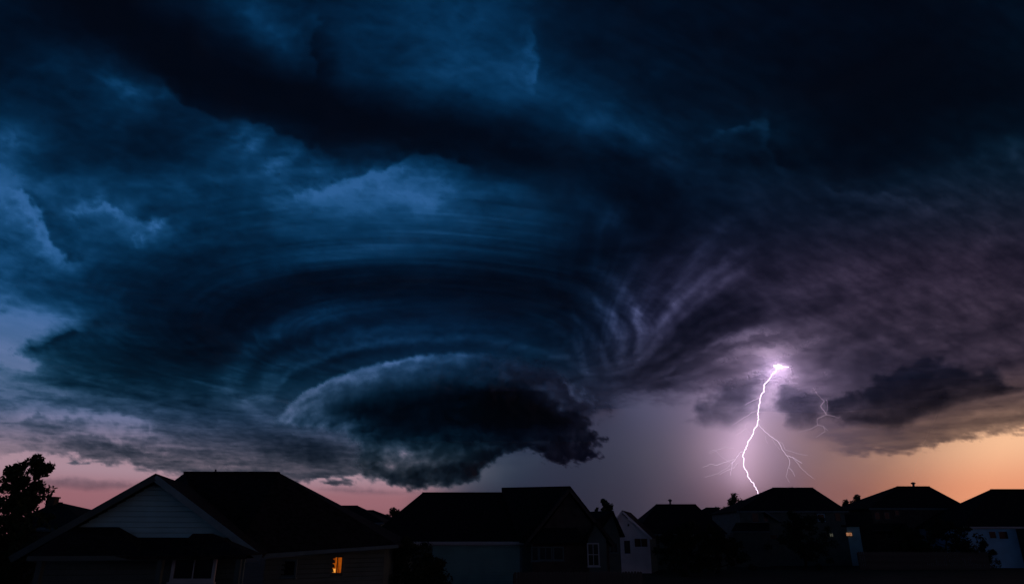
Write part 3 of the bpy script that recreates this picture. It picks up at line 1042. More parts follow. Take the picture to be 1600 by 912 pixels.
def beam(name, a, b, w, h, mat, parent=None):
    """A straight board from a to b, w wide across and h deep."""
    a, b = V3(a), V3(b)
    d = b - a
    d /= np.linalg.norm(d)
    up = np.array([0, 0, 1.0]) if abs(d[2]) < 0.95 else np.array([0, 1.0, 0])
    s_ = np.cross(d, up)
    s_ /= np.linalg.norm(s_)
    u_ = np.cross(s_, d)
    v = []
    for p in (a, b):
        for i, j in ((-1, -1), (1, -1), (1, 1), (-1, 1)):
            v.append(p + s_ * i * w / 2 + u_ * j * h / 2)
    f = [(0, 1, 2, 3), (7, 6, 5, 4), (0, 4, 5, 1), (1, 5, 6, 2), (2, 6, 7, 3), (3, 7, 4, 0)]
    return mesh_faces(name, v, f, mat, parent)


def box(name, lo, hi, mat, parent=None):
    x0, y0, z0 = lo
    x1, y1, z1 = hi
    v = [(x0, y0, z0), (x1, y0, z0), (x1, y1, z0), (x0, y1, z0), (x0, y0, z1), (x1, y0, z1), (x1, y1, z1), (x0, y1, z1)]
    f = [(0, 3, 2, 1), (4, 5, 6, 7), (0, 1, 5, 4), (1, 2, 6, 5), (2, 3, 7, 6), (3, 0, 4, 7)]
    return mesh_faces(name, v, f, mat, parent)


def siding(name, a, b, outline, mat, parent, course=0.155, lap=0.035):
    """Lapped boards on the vertical plane through plan points a-b, clipped to an outline of (t, z) points."""
    a, b = np.array(a, float), np.array(b, float)
    Lw = np.linalg.norm(b - a)
    e = (b - a) / Lw
    nrm = np.array([e[1], -e[0]])
    zs = [p[1] for p in outline]

    def span(z):
        xs = []
        n = len(outline)
        for i in range(n):
            (t0, z0), (t1, z1) = outline[i], outline[(i + 1) % n]
            if (z0 - z) * (z1 - z) <= 0 and z0 != z1:
                xs.append(t0 + (t1 - t0) * (z - z0) / (z1 - z0))
        return (min(xs), max(xs)) if len(xs) >= 2 else None
    v, f = [], []
    z = min(zs)
    while z < max(zs) - 0.02:
        z1 = min(z + course, max(zs) - 0.001)
        s0, s1 = span(z + 0.001), span(z1)
        if s0 and s1:
            k = len(v)
            zg = z + min(0.035, course * 0.24)          # shadow gap under the board above's butt
            for t, zz, off in ((s0[0], z, -0.05), (s0[1], z, -0.05), (s0[1], zg, -0.05), (s0[0], zg, -0.05),
                               (s0[0], zg, lap), (s0[1], zg, lap), (s1[1], z1, 0.008), (s1[0], z1, 0.008), (s1[1], z1, -0.05), (s1[0], z1, -0.05)):
                q = a + e * t + nrm * off
                v.append((q[0], q[1], zz))
            f += [(k, k + 1, k + 2, k + 3), (k + 3, k + 2, k + 5, k + 4), (k + 4, k + 5, k + 6, k + 7), (k + 7, k + 6, k + 8, k + 9)]
        z = z1
    o = mesh_faces(name, v, f, mat, parent)
    o['kind'] = 'stuff'
    return o


def window(parent, x0, x1, z0, z1, y, cols=1, rows=2, glass=None, trim=None, fr=0.07, lamp=False):
    """Framed window on a wall plane facing -Y: window (frame) > pane, muntin, sill."""
    trim = trim or M_TRIM
    glass = glass or M_GLASS
    v, f = [], []

    def bar(a, b, c, d, yy0, yy1):
        k = len(v)
        v.extend([(a, yy0, c), (b, yy0, c), (b, yy1, c), (a, yy1, c), (a, yy0, d), (b, yy0, d), (b, yy1, d), (a, yy1, d)])
        f.extend([tuple(k + i for i in q) for q in ((0, 3, 2, 1), (4, 5, 6, 7), (0, 1, 5, 4), (1, 2, 6, 5), (2, 3, 7, 6), (3, 0, 4, 7))])
    bar(x0 - fr, x0, z0, z1, y - 0.05, y + 0.03)
    bar(x1, x1 + fr, z0, z1, y - 0.05, y + 0.03)
    bar(x0 - fr, x1 + fr, z1, z1 + fr, y - 0.055, y + 0.03)
    bar(x0 - fr, x1 + fr, z0 - fr, z0, y - 0.055, y + 0.03)
    w = mesh_faces('window', v, f, trim, parent)
    mw = 0.035
    cw = (x1 - x0 - mw * (cols - 1)) / cols
    rh = (z1 - z0 - mw * (rows - 1)) / rows
    for i in range(cols):
        for j in range(rows):
            a, c = x0 + i * (cw + mw), z0 + j * (rh + mw)
            box('pane', (a, y - 0.012, c), (a + cw, y + 0.004, c + rh), glass, w)
            if lamp and i == 0 and j == 0:
                box('lamp_shade', (a + cw * 0.05, y - 0.03, c + 0.01), (a + cw * 0.8, y - 0.014, c + rh * 0.26), M_LAMP, w)
    for i in range(1, cols):
        a = x0 + i * (cw + mw) - mw
        box('muntin', (a, y - 0.03, z0), (a + mw, y + 0.01, z1), trim, w)
    for j in range(1, rows):
        c = z0 + j * (rh + mw) - mw
        box('muntin', (x0, y - 0.028, c), (x1, y + 0.008, c + mw), trim, w)
    box('sill', (x0 - fr - 0.04, y - 0.12, z0 - fr - 0.05), (x1 + fr + 0.04, y + 0.02, z0 - fr - 0.003), trim, w)
    return w


def window_px(parent, px0, py0, px1, py1, Y, **kw):
    a, b = at(px0, py1, Y), at(px1, py0, Y)
    return window(parent, a[0], b[0], a[2], b[2], Y, **kw)


def hip_house(name, label, Y, depth, el, er, epy, rl, rr, rpy, wall_mat, over=0.45, fascia=None, group=None):
    """Hip-roofed house square to the street; eave and ridge ends taken from the survey."""
    root = empty(name, (at((el + er) / 2, epy, Y)[0], Y + depth / 2, 0))
    tag(root, label, 'house', group)
    bpy.context.view_layer.update()
    A, B = V3(at(el, epy, Y)), V3(at(er, epy, Y))
    ze = (A[2] + B[2]) / 2
    A[2] = B[2] = ze
    R0, R1 = V3(at(rl, rpy, Y + depth / 2)), V3(at(rr, rpy, Y + depth / 2))
    R0[2] = R1[2] = (R0[2] + R1[2]) / 2
    C, Dd = B + np.array([0, depth, 0]), A + np.array([0, depth, 0])
    wall = []
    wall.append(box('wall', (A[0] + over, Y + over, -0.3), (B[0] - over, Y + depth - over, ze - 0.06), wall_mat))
    roof = slab('roof', [A, B, R1, R0], 0.12, M_ROOF)
    parts = [roof]
    for pts in ([B, C, R1], [C, Dd, R0, R1], [Dd, A, R0]):
        q = slab('roof_slope', pts, 0.12, M_ROOF)
        parts.append(q)
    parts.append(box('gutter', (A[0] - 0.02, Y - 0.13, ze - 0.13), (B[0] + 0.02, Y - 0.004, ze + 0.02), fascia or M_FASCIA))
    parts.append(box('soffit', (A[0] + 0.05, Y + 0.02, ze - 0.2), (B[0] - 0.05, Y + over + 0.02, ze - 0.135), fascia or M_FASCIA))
    parts.append(beam('ridge_cap', R0, R1, 0.3, 0.08, M_ROOF))
    for p in parts + wall:
        child(p, root)
    return root, ze, Y + over


def attach(objs, root):
    for o in objs:
        child(o, root)


def chimney(root, px, py, Y, w, h, mat=M_BROWN, name='chimney'):
    x, y, z = at(px, py, Y)
    o = box(name, (x - w / 2, y - w / 2, z - h), (x + w / 2, y + w / 2, z), mat)
    c = box('cap', (x - w / 2 - 0.05, y - w / 2 - 0.05, z + 0.003), (x + w / 2 + 0.05, y + w / 2 + 0.05, z + 0.09), mat, o)
    child(o, root)
    return o


def vent_pipe(root, px, py, Y, h=0.9, r=0.07, hood=True):
    x, y, z = at(px, py, Y)
    o = tube('vent_pipe', [(x, y, z - h), (x, y, z)], [r, r], M_METAL, 8)
    if hood:
        k = tube('hood', [(x, y, z - 0.02), (x, y, z + 0.1), (x, y, z + 0.16), (x, y, z + 0.26), (x, y, z + 0.3)], [r, r * 2.2, r * 2.2, r * 1.4, r * 0.4], M_METAL, 8)
        k.parent = o
    child(o, root)
    return o


# ------------------------------------------------------------------ near house with the wide gable
YL, YR = 20.4, 22.0
E_ = V3(at(408, 864, YR))
A_ = V3(at(243, 739, (YL + YR) / 2))
Lx = 2 * A_[0] - E_[0]
G_L = np.array([Lx, YL, E_[2]])
h1 = empty('gabled_house', (A_[0], 22, 0))
tag(h1, 'pale sided house with a wide front gable, dark roof and one glowing orange window', 'house')
bpy.context.view_layer.update()
ev = (E_ - G_L)[:2]
glen = np.linalg.norm(ev)
ev /= glen
bk = np.array([-ev[1], ev[0], 0.0])             # towards the back
nf = -bk
P1 = []
# gable roof slopes, overhanging the wall by half a metre
OV = 0.5
Bk = A_ + bk * 5.0
P1.append(slab('roof', [A_ + nf * 0.0, E_, E_ + bk * 5.2, Bk], 0.14, M_ROOF))
P1.append(slab('roof_slope', [A_, Bk, G_L + bk * 5.2, G_L], 0.14, M_ROOF))
# rake boards and soffit under the overhang
dn = np.array([0, 0, -0.15])
rk = nf * 0.03
P1.append(beam('rake_board', A_ + dn + rk + [0, 0, 0.02], E_ + dn + rk + [0, 0, 0.02], 0.05, 0.19, M_RAKE))
P1.append(beam('rake_board', A_ + dn + rk * 1.2 + [0, 0, 0.02], G_L + dn + rk * 1.2 + [0, 0, 0.02], 0.05, 0.19, M_SIDING_D))  # weaker light on this side put into a darker board colour
eb = V3([*(E_[:2] - ev * 0.42), E_[2] - 0.33])
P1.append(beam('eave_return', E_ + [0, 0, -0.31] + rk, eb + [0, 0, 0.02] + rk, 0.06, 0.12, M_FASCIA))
# gable wall
wa = (G_L + bk * OV)[:2] + ev * 0.5
wb = (E_ + bk * OV)[:2] - ev * 0.5
wl = np.linalg.norm(wb - wa)
zt = A_[2] - 0.24
sl = (A_[2] - E_[2]) / (glen / 2)
z_ev = E_[2] - 0.24 + sl * 0.5
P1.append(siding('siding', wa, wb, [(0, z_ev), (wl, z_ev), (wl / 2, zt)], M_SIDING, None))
gb0, gb1 = wa + bk[:2] * 0.08, wb + bk[:2] * 0.08
P1.append(mesh_faces('gable_backing', [(*gb0, z_ev - 0.1), (*gb1, z_ev - 0.1), (*gb1, z_ev + 0.06), (*((gb0 + gb1) / 2), zt + 0.07), (*gb0, z_ev + 0.06)], [(0, 1, 2, 3, 4)], M_SIDING_D))
zb = 0.2
P1.append(siding('siding', wa, wb, [(0, zb), (wl, zb), (wl, z_ev - 0.003), (0, z_ev - 0.003)], M_SIDING_D, None))  # pale siding made darker here, porch shade put into its colour
P1.append(mesh_faces('wall', [(*(wa + bk[:2] * 0.085), -0.2), (*(wb + bk[:2] * 0.085), -0.2), (*(wb + bk[:2] * 0.085), z_ev), (*(wa + bk[:2] * 0.085), z_ev)], [(0, 1, 2, 3)], M_SIDING_D))
cb = V3([*wb, 0]) + nf * 0.02
P1.append(box('corner_board', (cb[0] - 0.1, cb[1] - 0.08, 0.1), (cb[0] + 0.02, cb[1] + 0.02, z_ev - 0.1), M_FASCIA))
# main roof behind
R0, R1 = V3(at(289, 738, 27.5)), V3(at(436, 738, 27.5))
F0, F1 = V3(at(408, 865.5, 24.0)), V3(at(622, 851, 27.2))
F0b = F0 - (F1 - F0) / np.linalg.norm(F1 - F0) * 0.9
K1, K0 = V3([F1[0] - 0.6, 36, F1[2]]), V3([F0b[0] - 0.4, 35, F0[2]])
P1.append(slab('roof', [F0b, F1, R1, R0], 0.12, M_ROOF))
P1.append(slab('roof_slope', [F1, K1, R1], 0.12, M_ROOF))
P1.append(slab('roof_slope', [K1, K0, R0, R1], 0.12, M_ROOF))
lh = G_L + bk * 5.3
K0 = V3([lh[0], 35, lh[2]])
P1.append(slab('roof_slope', [R0, F0b, Bk - [0, 0, 0.03]], 0.1, M_ROOF))
P1.append(slab('roof_slope', [R0, Bk - [0, 0, 0.03], lh], 0.1, M_ROOF))
P1.append(slab('roof_slope', [R0, lh, K0], 0.1, M_ROOF))
P1.append(beam('ridge_cap', R0, R1, 0.28, 0.07, M_ROOF))
P1.append(beam('gutter', F0 + [0.12, -0.08, -0.04], F1 + [0, -0.08, -0.04], 0.12, 0.12, M_FASCIA))
wf0, wf1 = F0 + [0.0, 0.5, 0], F1 + [-0.6, 0.5, 0]
dw = (wf1 - wf0)[:2]
dwl = np.linalg.norm(dw)
P1.append(siding('siding', wf0[:2], wf1[:2], [(0, 0.2), (dwl, 0.2), (dwl, F1[2] - 0.16), (0, F0[2] - 0.16)], M_SIDING_D, None))
P1.append(mesh_faces('wall', [(wf0[0], wf0[1] + 0.09, -0.2), (wf1[0], wf1[1] + 0.09, -0.2), (wf1[0], wf1[1] + 0.09, F1[2] - 0.15), (wf0[0], wf0[1] + 0.09, F0[2] - 0.15)], [(0, 1, 2, 3)], M_SIDING_D))
P1.append(mesh_faces('wall', [(wf1[0], wf1[1] + 0.09, -0.2), (wf1[0], 35.4, -0.2), (wf1[0], 35.4, F1[2] - 0.15), (wf1[0], wf1[1] + 0.09, F1[2] - 0.15)], [(0, 1, 2, 3)], M_SIDING_D))


def wall_y(px_mid):
    """Depth of the main front wall where it is seen at this photo column."""
    best = None
    for t in np.linspace(0, 1, 60):
        p = wf0 + (wf1 - wf0) * t
        d = abs(p[0] / p[1] * 1.0 - sight(px_mid, 880)[0] / sight(px_mid, 880)[1])
        if best is None or d < best[0]:
            best = (d, p[1])
    return best[1]


P1.append(window_px(None, 519, 870, 535, 894, wall_y(527) - 0.07, cols=2, rows=1, glass=M_LIT, trim=M_SIDING_D, fr=0.05, lamp=True))
P1.append(window_px(None, 438, 876, 462, 898, wall_y(450) - 0.07, cols=1, rows=1, trim=M_FASCIA, fr=0.06))
for d in (0.0,):
    P1.append(window_px(None, 271, 872, 335, 903, 21.35, cols=2, rows=1, trim=M_TRIM, fr=0.09))
# porch roof in front of the gable
ez = 2.78
pe0, pe1 = V3(at(46, 869.5, 18.9)), V3(at(386, 866, 20.4))
pe0[2] = pe1[2] = (pe0[2] + pe1[2]) / 2
pt0, pt1 = V3(at(100, 838.5, 20.9)), V3(at(356, 839.5, 21.9))
P1.append(slab('porch_roof', [pe0, pe1, pt1, pt0], 0.1, M_ROOF))
for (b0, b1, t0, t1, ty) in ((44, 222, 116, 186, 823), (268, 384, 302, 333, 833)):
    q0, q1 = V3(at(b0, 868.5, 18.95 + (b0 - 46) * 0.0044)), V3(at(b1, 867.5, 18.95 + (b1 - 46) * 0.0044))
    q0[2] = q1[2] = pe0[2] + 0.02
    s0, s1 = V3(at(t0, ty, 20.6 + (t0 - 46) * 0.0038)), V3(at(t1, ty, 20.6 + (t1 - 46) * 0.0038))
    P1.append(slab('porch_roof', [q0, q1, s1, s0], 0.05, M_ROOF))
    for (u, v_) in ((q0, s0), (q1, s1)):
        P1.append(slab('porch_slope', [u, v_, np.array([u[0], v_[1], u[2]])], 0.03, M_ROOF))
P1.append(beam('porch_gutter', pe0 + [0, -0.07, -0.05], pe1 + [-1.0, -0.07, -0.05], 0.12, 0.12, M_SIDING_D))
for px in (62, 250, 372):
    p = V3(at(px, 869, 19.2 + (px - 46) * 0.0044))
    P1.append(box('post', (p[0] - 0.07, p[1] + 0.05, -0.05), (p[0] + 0.07, p[1] + 0.19, pe0[2] - 0.1), M_SIDING_D))
# small stub on the ridge
o = tube('vent_pipe', [tuple(V3(at(337, 740, 27.5))), tuple(V3(at(337, 733, 27.5)))], [0.035, 0.035], M_METAL, 8)
P1.append(o)
attach(P1, h1)

# ------------------------------------------------------------------ second house, long dark roof with a front gable
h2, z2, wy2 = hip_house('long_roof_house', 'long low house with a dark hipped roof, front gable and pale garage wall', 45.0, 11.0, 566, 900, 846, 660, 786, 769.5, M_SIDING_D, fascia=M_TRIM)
Q = []
gw = V3(at(676, 855, wy2))
ge = V3(at(812, 855, wy2))
Q.append(siding('garage_siding', (gw[0], wy2 - 0.06), (ge[0], wy2 - 0.06), [(0, 0.3), (ge[0] - gw[0], 0.3), (ge[0] - gw[0], z2 - 0.22), (0, z2 - 0.22)], M_GARAGE, None, course=0.18))
Q.append(box('corner_board', (ge[0] + 0.01, wy2 - 0.1, 0.1), (ge[0] + 0.16, wy2 - 0.01, z2 - 0.22), M_FASCIA))
# taller cross roof on the east side
r0, r1 = V3(at(784, 762, 50)), V3(at(891, 758, 48.5))
r1[2] = r0[2] = (r0[2] + r1[2]) / 2
e0, e1 = V3(at(812, 845, 44.6)), V3(at(963, 851, 45.6))
bk0, bk1 = V3([r0[0], 56.4, e0[2]]), V3([e1[0], 56.0, e1[2]])
Q.append(slab('roof', [e0, e1, r1, r0], 0.12, M_ROOF))
Q.append(slab('roof_slope', [e1, bk1, r1], 0.12, M_ROOF))
Q.append(slab('roof_slope', [bk1, bk0, r0, r1], 0.12, M_ROOF))
Q.append(box('wall', (e0[0] + 0.3, 45.5, -0.3), (e1[0] - 0.5, 55.5, e0[2] - 0.1), M_BROWN))
# front gable of that part
ga, gl, gr = V3(at(890, 761, 43.6)), V3(at(819, 846, 43.6)), V3(at(960, 852, 43.6))
gl[2] = gr[2] = (gl[2] + gr[2]) / 2
back = np.array([0, 4.2, 0])
Q.append(slab('roof', [ga, gr, gr + back * 0.6, ga + back], 0.12, M_ROOF))
Q.append(slab('roof_slope', [ga, ga + back, gl + back * 0.6, gl], 0.12, M_ROOF))
for e in (gl, gr):
    Q.append(beam('rake_board', ga + [0, -0.03, -0.14], e + [0, -0.03, -0.14], 0.05, 0.17, M_BROWN))
wv = [(gl[0] + 0.5, 44.0, -0.2), (gr[0] - 0.5, 44.0, -0.2), (gr[0] - 0.5, 44.0, gr[2] + 0.1), (ga[0], 44.0, ga[2] - 0.35), (gl[0] + 0.5, 44.0, gl[2] + 0.1)]
Q.append(mesh_faces('gable_wall', wv, [(0, 1, 2, 3, 4)], M_BROWN))
Q.append(beam('fascia', (at(838, 846.5, 43.7)), (at(915, 844.5, 43.7)), 0.08, 0.14, M_FASCIA))
lo = V3(at(866, 846.5, 43.5))
Q.append(slab('porch_roof', [V3(at(832, 848, 42.8)), V3(at(916, 846, 42.8)), V3(at(900, 822, 44.1)), V3(at(846, 822, 44.1))], 0.08, M_ROOF))
sg, sgl, sgr = V3(at(931, 815, 42.9)), V3(at(914, 842, 42.9)), V3(at(953, 842, 42.9))
Q.append(slab('roof', [sg, sgr, sgr + [0, 1.4, 0], sg + [0, 1.4, 0]], 0.08, M_ROOF))
Q.append(slab('roof_slope', [sg, sg + [0, 1.4, 0], sgl + [0, 1.4, 0], sgl], 0.08, M_ROOF))
Q.append(mesh_faces('gable_wall', [(sgl[0] + 0.2, 43.1, -0.2), (sgr[0] - 0.2, 43.1, -0.2), (sgr[0] - 0.2, 43.1, sgr[2]), (sg[0], 43.1, sg[2] - 0.15), (sgl[0] + 0.2, 43.1, sgl[2])], [(0, 1, 2, 3, 4)], M_SIDING_D))
Q.append(window_px(None, 920, 849.5, 934, 882, 43.06, cols=2, rows=2, trim=M_TRIM, fr=0.07))
Q.append(window_px(None, 832, 855, 840, 874, 43.95, cols=1, rows=1, trim=M_FASCIA))
Q.append(window_px(None, 844, 855, 861, 873, 43.95, cols=2, rows=1, trim=M_FASCIA))
Q.append(window_px(None, 866, 855, 879, 873, 43.95, cols=1, rows=1, trim=M_FASCIA))
attach(Q, h2)

# ------------------------------------------------------------------ small house beyond it
h2b = empty('small_gabled_house', (at(955, 840, 60)[0], 62, 0))
tag(h2b, 'small dark gabled house squeezed between the long roof and the white gable', 'house')
bpy.context.view_layer.update()
a0, a1 = V3(at(915, 796.5, 63)), V3(at(958, 797, 60))
a0[2] = a1[2]
rb, lb = V3(at(977, 838, 60)), V3(at(928, 838, 60))
B2 = [slab('roof', [a1, rb, rb + [0, 6, 0], a1 + [0, 6, 0]], 0.1, M_ROOF), slab('roof_slope', [a1, a1 + [0, 6, 0], lb + [0, 6, 0], lb], 0.1, M_ROOF),
      slab('roof_slope', [a0, a1, lb, lb + [-3, 0, 0]], 0.08, M_ROOF),
      mesh_faces('gable_wall', [(lb[0] + .3, 60.4, -.2), (rb[0] - .4, 60.4, -.2), (rb[0] - .4, 60.4, rb[2]), (a1[0], 60.4, a1[2] - .3), (lb[0] + .3, 60.4, lb[2])], [(0, 1, 2, 3, 4)], M_SIDING_D),
      mesh_faces('wall', [(rb[0] - .4, 60.4, -.2), (rb[0] - .4, 66, -.2), (rb[0] - .4, 66, rb[2]), (rb[0] - .4, 60.4, rb[2])], [(0, 1, 2, 3)], M_SIDING_D),
      window_px(None, 954, 848, 964, 862, 60.35, cols=2, rows=1, trim=M_FASCIA)]
attach(B2, h2b)

# ------------------------------------------------------------------ white gabled house
hw = empty('white_gabled_house', (at(990, 840, 75)[0], 78, 0))
tag(hw, 'small white sided gabled house with a dark brown blind in its window', 'house')
bpy.context.view_layer.update()
ap, wr, wl_ = V3(at(972, 796.5, 75)), V3(at(1018, 839, 75)), V3(at(940, 839, 75))
up = np.array([2.2, 7.5, 0])
HW = [slab('roof', [ap, wr, wr + up, ap + up], 0.12, M_ROOF), slab('roof_slope', [ap, ap + up, wl_ + up, wl_], 0.12, M_ROOF),
      beam('rake_board', ap + [0, -.03, -.14], wr + [0, -.03, -.14], .05, .2, M_WHITE), beam('rake_board', ap + [0, -.03, -.14], wl_ + [0, -.03, -.14], .05, .2, M_WHITE)]
x0_, x1_ = wl_[0] + .4, wr[0] - .15
HW.append(siding('siding', (x0_, 75.3), (x1_, 75.3), [(0, .3), (x1_ - x0_, .3), (x1_ - x0_, wr[2]), (ap[0] - x0_, ap[2] - .35), (0, wl_[2])], M_WHITE, None, course=0.2))
HW.append(mesh_faces('wall', [(x0_, 75.39, -.2), (x1_, 75.39, -.2), (x1_, 75.39, wr[2]), (ap[0], 75.39, ap[2] - .36), (x0_, 75.39, wl_[2])], [(0, 1, 2, 3, 4)], M_WHITE))
HW.append(mesh_faces('wall', [(x1_, 75.39, -.2), (x1_ + 2, 82, -.2), (x1_ + 2, 82, wr[2]), (x1_, 75.39, wr[2])], [(0, 1, 2, 3)], M_SIDING_D))
HW.append(window_px(None, 992, 841, 1011, 853.5, 75.22, cols=2, rows=1, glass=M_BLIND, trim=M_WHITE, fr=.05))
HW.append(window_px(None, 976, 844, 984, 864, 75.22, cols=1, rows=1, trim=M_WHITE, fr=.05))
HW.append(window_px(None, 980.5, 818, 983, 821.5, 75.22, cols=1, rows=1, trim=M_WHITE, fr=.03))
attach(HW, hw)

# ------------------------------------------------------------------ hipped houses along the street
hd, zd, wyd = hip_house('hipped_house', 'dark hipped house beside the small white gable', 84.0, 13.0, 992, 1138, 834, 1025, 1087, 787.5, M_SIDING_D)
vent_pipe(hd, 1047, 783, 90.5, 1.0, .12)
child(window_px(None, 1022, 842, 1030, 858, wyd - .02, cols=1, rows=2, trim=M_FASCIA), hd)
child(window_px(None, 1108, 842, 1114, 852, wyd - .02, cols=1, rows=2, trim=M_FASCIA), hd)

hr, zr, wyr = hip_house('far_hipped_house', 'far dark hipped roof peeping out between hipped houses', 120.0, 12.0, 1085, 1142, 812, 1103, 1118, 792.5, M_SIDING_D)
child(window_px(None, 1128, 809, 1134, 819, wyr - .02, cols=1, rows=1, trim=M_BLUE), hr)

h5, z5, wy5 = hip_house('two_storey_house', 'two storey hipped house under the lightning strike with lit ground floor windows', 95.0, 14.0, 1151, 1326, 798, 1207, 1270, 761.5, M_SIDING_D, fascia=M_FASCIA)
S = []
for (a, b, c, d, kw) in ((1176, 801, 1184, 815, {}), (1194, 800, 1199, 814, {}), (1279, 803, 1287, 813, dict(trim=M_BLUE)), (1306, 800, 1312, 813, dict(trim=M_SIDING_D)),
                         (1297, 832, 1301, 838, dict(glass=M_LIT3, trim=M_SIDING_D)), (1322.5, 831.5, 1330.5, 836.5, dict(glass=M_LIT2, trim=M_SIDING_D, cols=2)),
                         (1166, 834, 1173, 845, dict(trim=M_FASCIA)), (1204, 835, 1214, 842, {})):
    kw.setdefault('rows', 1)
    kw.setdefault('trim', M_FASCIA)
    S.append(window_px(None, a, b, c, d, wy5 - .03, fr=.07, **kw))
# lower wing roof with its own gable
l0, l1 = V3(at(1142, 829.5, 91.5)), V3(at(1202, 829.5, 91.5))
t0_, t1_ = V3(at(1150, 816, 95.3)), V3(at(1202, 816, 95.3))
S.append(slab('porch_roof', [l0, l1, t1_, t0_], .1, M_ROOF))
S.append(box('porch_gutter', (l0[0], 91.36, l0[2] - .12), (l1[0], 91.48, l0[2] + .02), M_FASCIA))
S.append(box('wall', (l0[0] + .4, 91.9, -.3), (l1[0] - .3, 95.4, l0[2] - .05), M_SIDING_D))
pk = V3(at(1196, 799, 94.2))
S.append(beam('gable_trim', pk, V3(at(1219, 814, 94.2)), .06, .2, M_FASCIA))
S.append(slab('dormer_roof', [pk, V3(at(1221, 815, 94.2)), V3(at(1221, 815, 96.5)), pk + [0, 2.3, 0]], .1, M_ROOF))
e5 = V3(at(1342, 820, 95.6))
S.append(box('wall', (at(1318, 820, 95.6)[0], 95.6, -.3), (e5[0], 104, e5[2]), M_SIDING))
S.append(slab('porch_roof', [V3(at(1314, 821, 95.0)), V3(at(1346, 821, 95.0)), V3(at(1334, 803, 100)), V3(at(1318, 803, 100))], .1, M_ROOF))
attach(S, h5)
vent_pipe(h5, 1220, 761.5, 102, .5, .14, False)
vent_pipe(h5, 1238, 760.5, 102, .5, .14, False)

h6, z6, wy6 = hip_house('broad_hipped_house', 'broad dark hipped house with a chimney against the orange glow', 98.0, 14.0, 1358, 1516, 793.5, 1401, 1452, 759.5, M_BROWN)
vent_pipe(h6, 1427, 756, 105, .8, .16)
chimney(h6, 1371, 781, 101, .9, 2.2)
T = []
for (a, b, c, d) in ((1368, 800, 1374, 811), (1383, 800, 1389, 810), (1399, 797, 1404, 804), (1387, 832, 1394, 840), (1440, 832, 1452, 842), (1470, 800, 1478, 811)):
    T.append(window_px(None, a, b, c, d, wy6 - .03, cols=1, rows=2, trim=M_SIDING_D))
p0, p1 = V3(at(1362, 828, 95.2)), V3(at(1420, 828, 95.2))
T.append(slab('porch_roof', [p0, p1, V3(at(1416, 817, 98.4)), V3(at(1366, 817, 98.4))], .1, M_ROOF))
T.append(box('porch_gutter', (p0[0], 95.05, p0[2] - .1), (p1[0], 95.17, p0[2] + .02), M_BROWN))
attach(T, h6)

h7, z7, wy7 = hip_house('blue_walled_house', 'dark hipped house with a light blue wall and two square windows', 88.0, 13.0, 1503, 1760, 822.5, 1548, 1690, 764, M_BLUE, over=0.6, fascia=M_TRIM)
U = [window_px(None, 1547, 830, 1554.5, 840, wy7 - .03, cols=1, rows=1, trim=M_BLUE, fr=.08), window_px(None, 1562, 830, 1573, 841, wy7 - .03, cols=1, rows=1, trim=M_BLUE, fr=.08)]
q = V3(at(1590, 840, wy7))
U.append(box('garage', (q[0], wy7 - 2.2, -.2), (q[0] + 8, wy7 - .05, z7 - .25), M_BROWN))
attach(U, h7)

hl, zl, wyl = hip_house('corner_house', 'low dark hipped roof with a chimney behind the leafy tree', 40.0, 11.0, 2, 146, 824, 84, 96, 785, M_BROWN)
chimney(hl, 83, 778, 45, .5, 1.2)
hm, zm, wym = hip_house('back_street_house', 'distant dark hipped roof rising behind the near gabled house', 82.0, 11.0, 470, 600, 816, 500, 559, 789.5, M_SIDING_D)
hm2, zm2, wym2 = hip_house('back_street_house', 'lowest distant hipped roof in the pink gap between the near houses', 110.0, 10.0, 540, 622, 814, 572, 584, 796.5, M_SIDING_D)
child(window_px(None, 586, 814, 592, 821, wym2 - .03, cols=1, rows=1, trim=M_SIDING_D), hm2)


# ------------------------------------------------------------------ trees and shrubs
def leaf_cloud(rng, centers, radii, n_per, size, flat=0.85):
    """Loose leaf-sized quads scattered through the volume of each twig cluster."""
    C_ = np.repeat(np.array(centers), n_per, 0)
    R_ = np.repeat(np.array(radii), n_per)
    d = rng.normal(size=C_.shape)
    d /= np.linalg.norm(d, axis=1)[:, None]
    r = rng.uniform(0.15, 1, len(C_)) ** 0.6
    pos = C_ + d * (R_ * r)[:, None] * np.array([1, 1, flat])
    a = rng.normal(size=C_.shape)
    a /= np.linalg.norm(a, axis=1)[:, None]
    b = np.cross(a, rng.normal(size=C_.shape))
    b /= np.linalg.norm(b, axis=1)[:, None]
    s_ = size * rng.uniform(0.6, 1.4, len(C_))[:, None]
    v = np.stack([pos - a * s_, pos + b * s_ * 0.45, pos + a * s_, pos - b * s_ * 0.45], 1)
    return v.reshape(-1, 3)


def leaf_mesh(name, v, mat, parent):
    n = len(v) // 4
    me = bpy.data.meshes.new(name)
    me.vertices.add(len(v))
    me.vertices.foreach_set('co', v.astype(np.float32).reshape(-1))
    me.loops.add(len(v))
    me.loops.foreach_set('vertex_index', np.arange(len(v), dtype=np.int32))
    me.polygons.add(n)
    me.polygons.foreach_set('loop_start', (np.arange(n) * 4).astype(np.int32))
    me.update()
    return link(name, me, mat, parent)


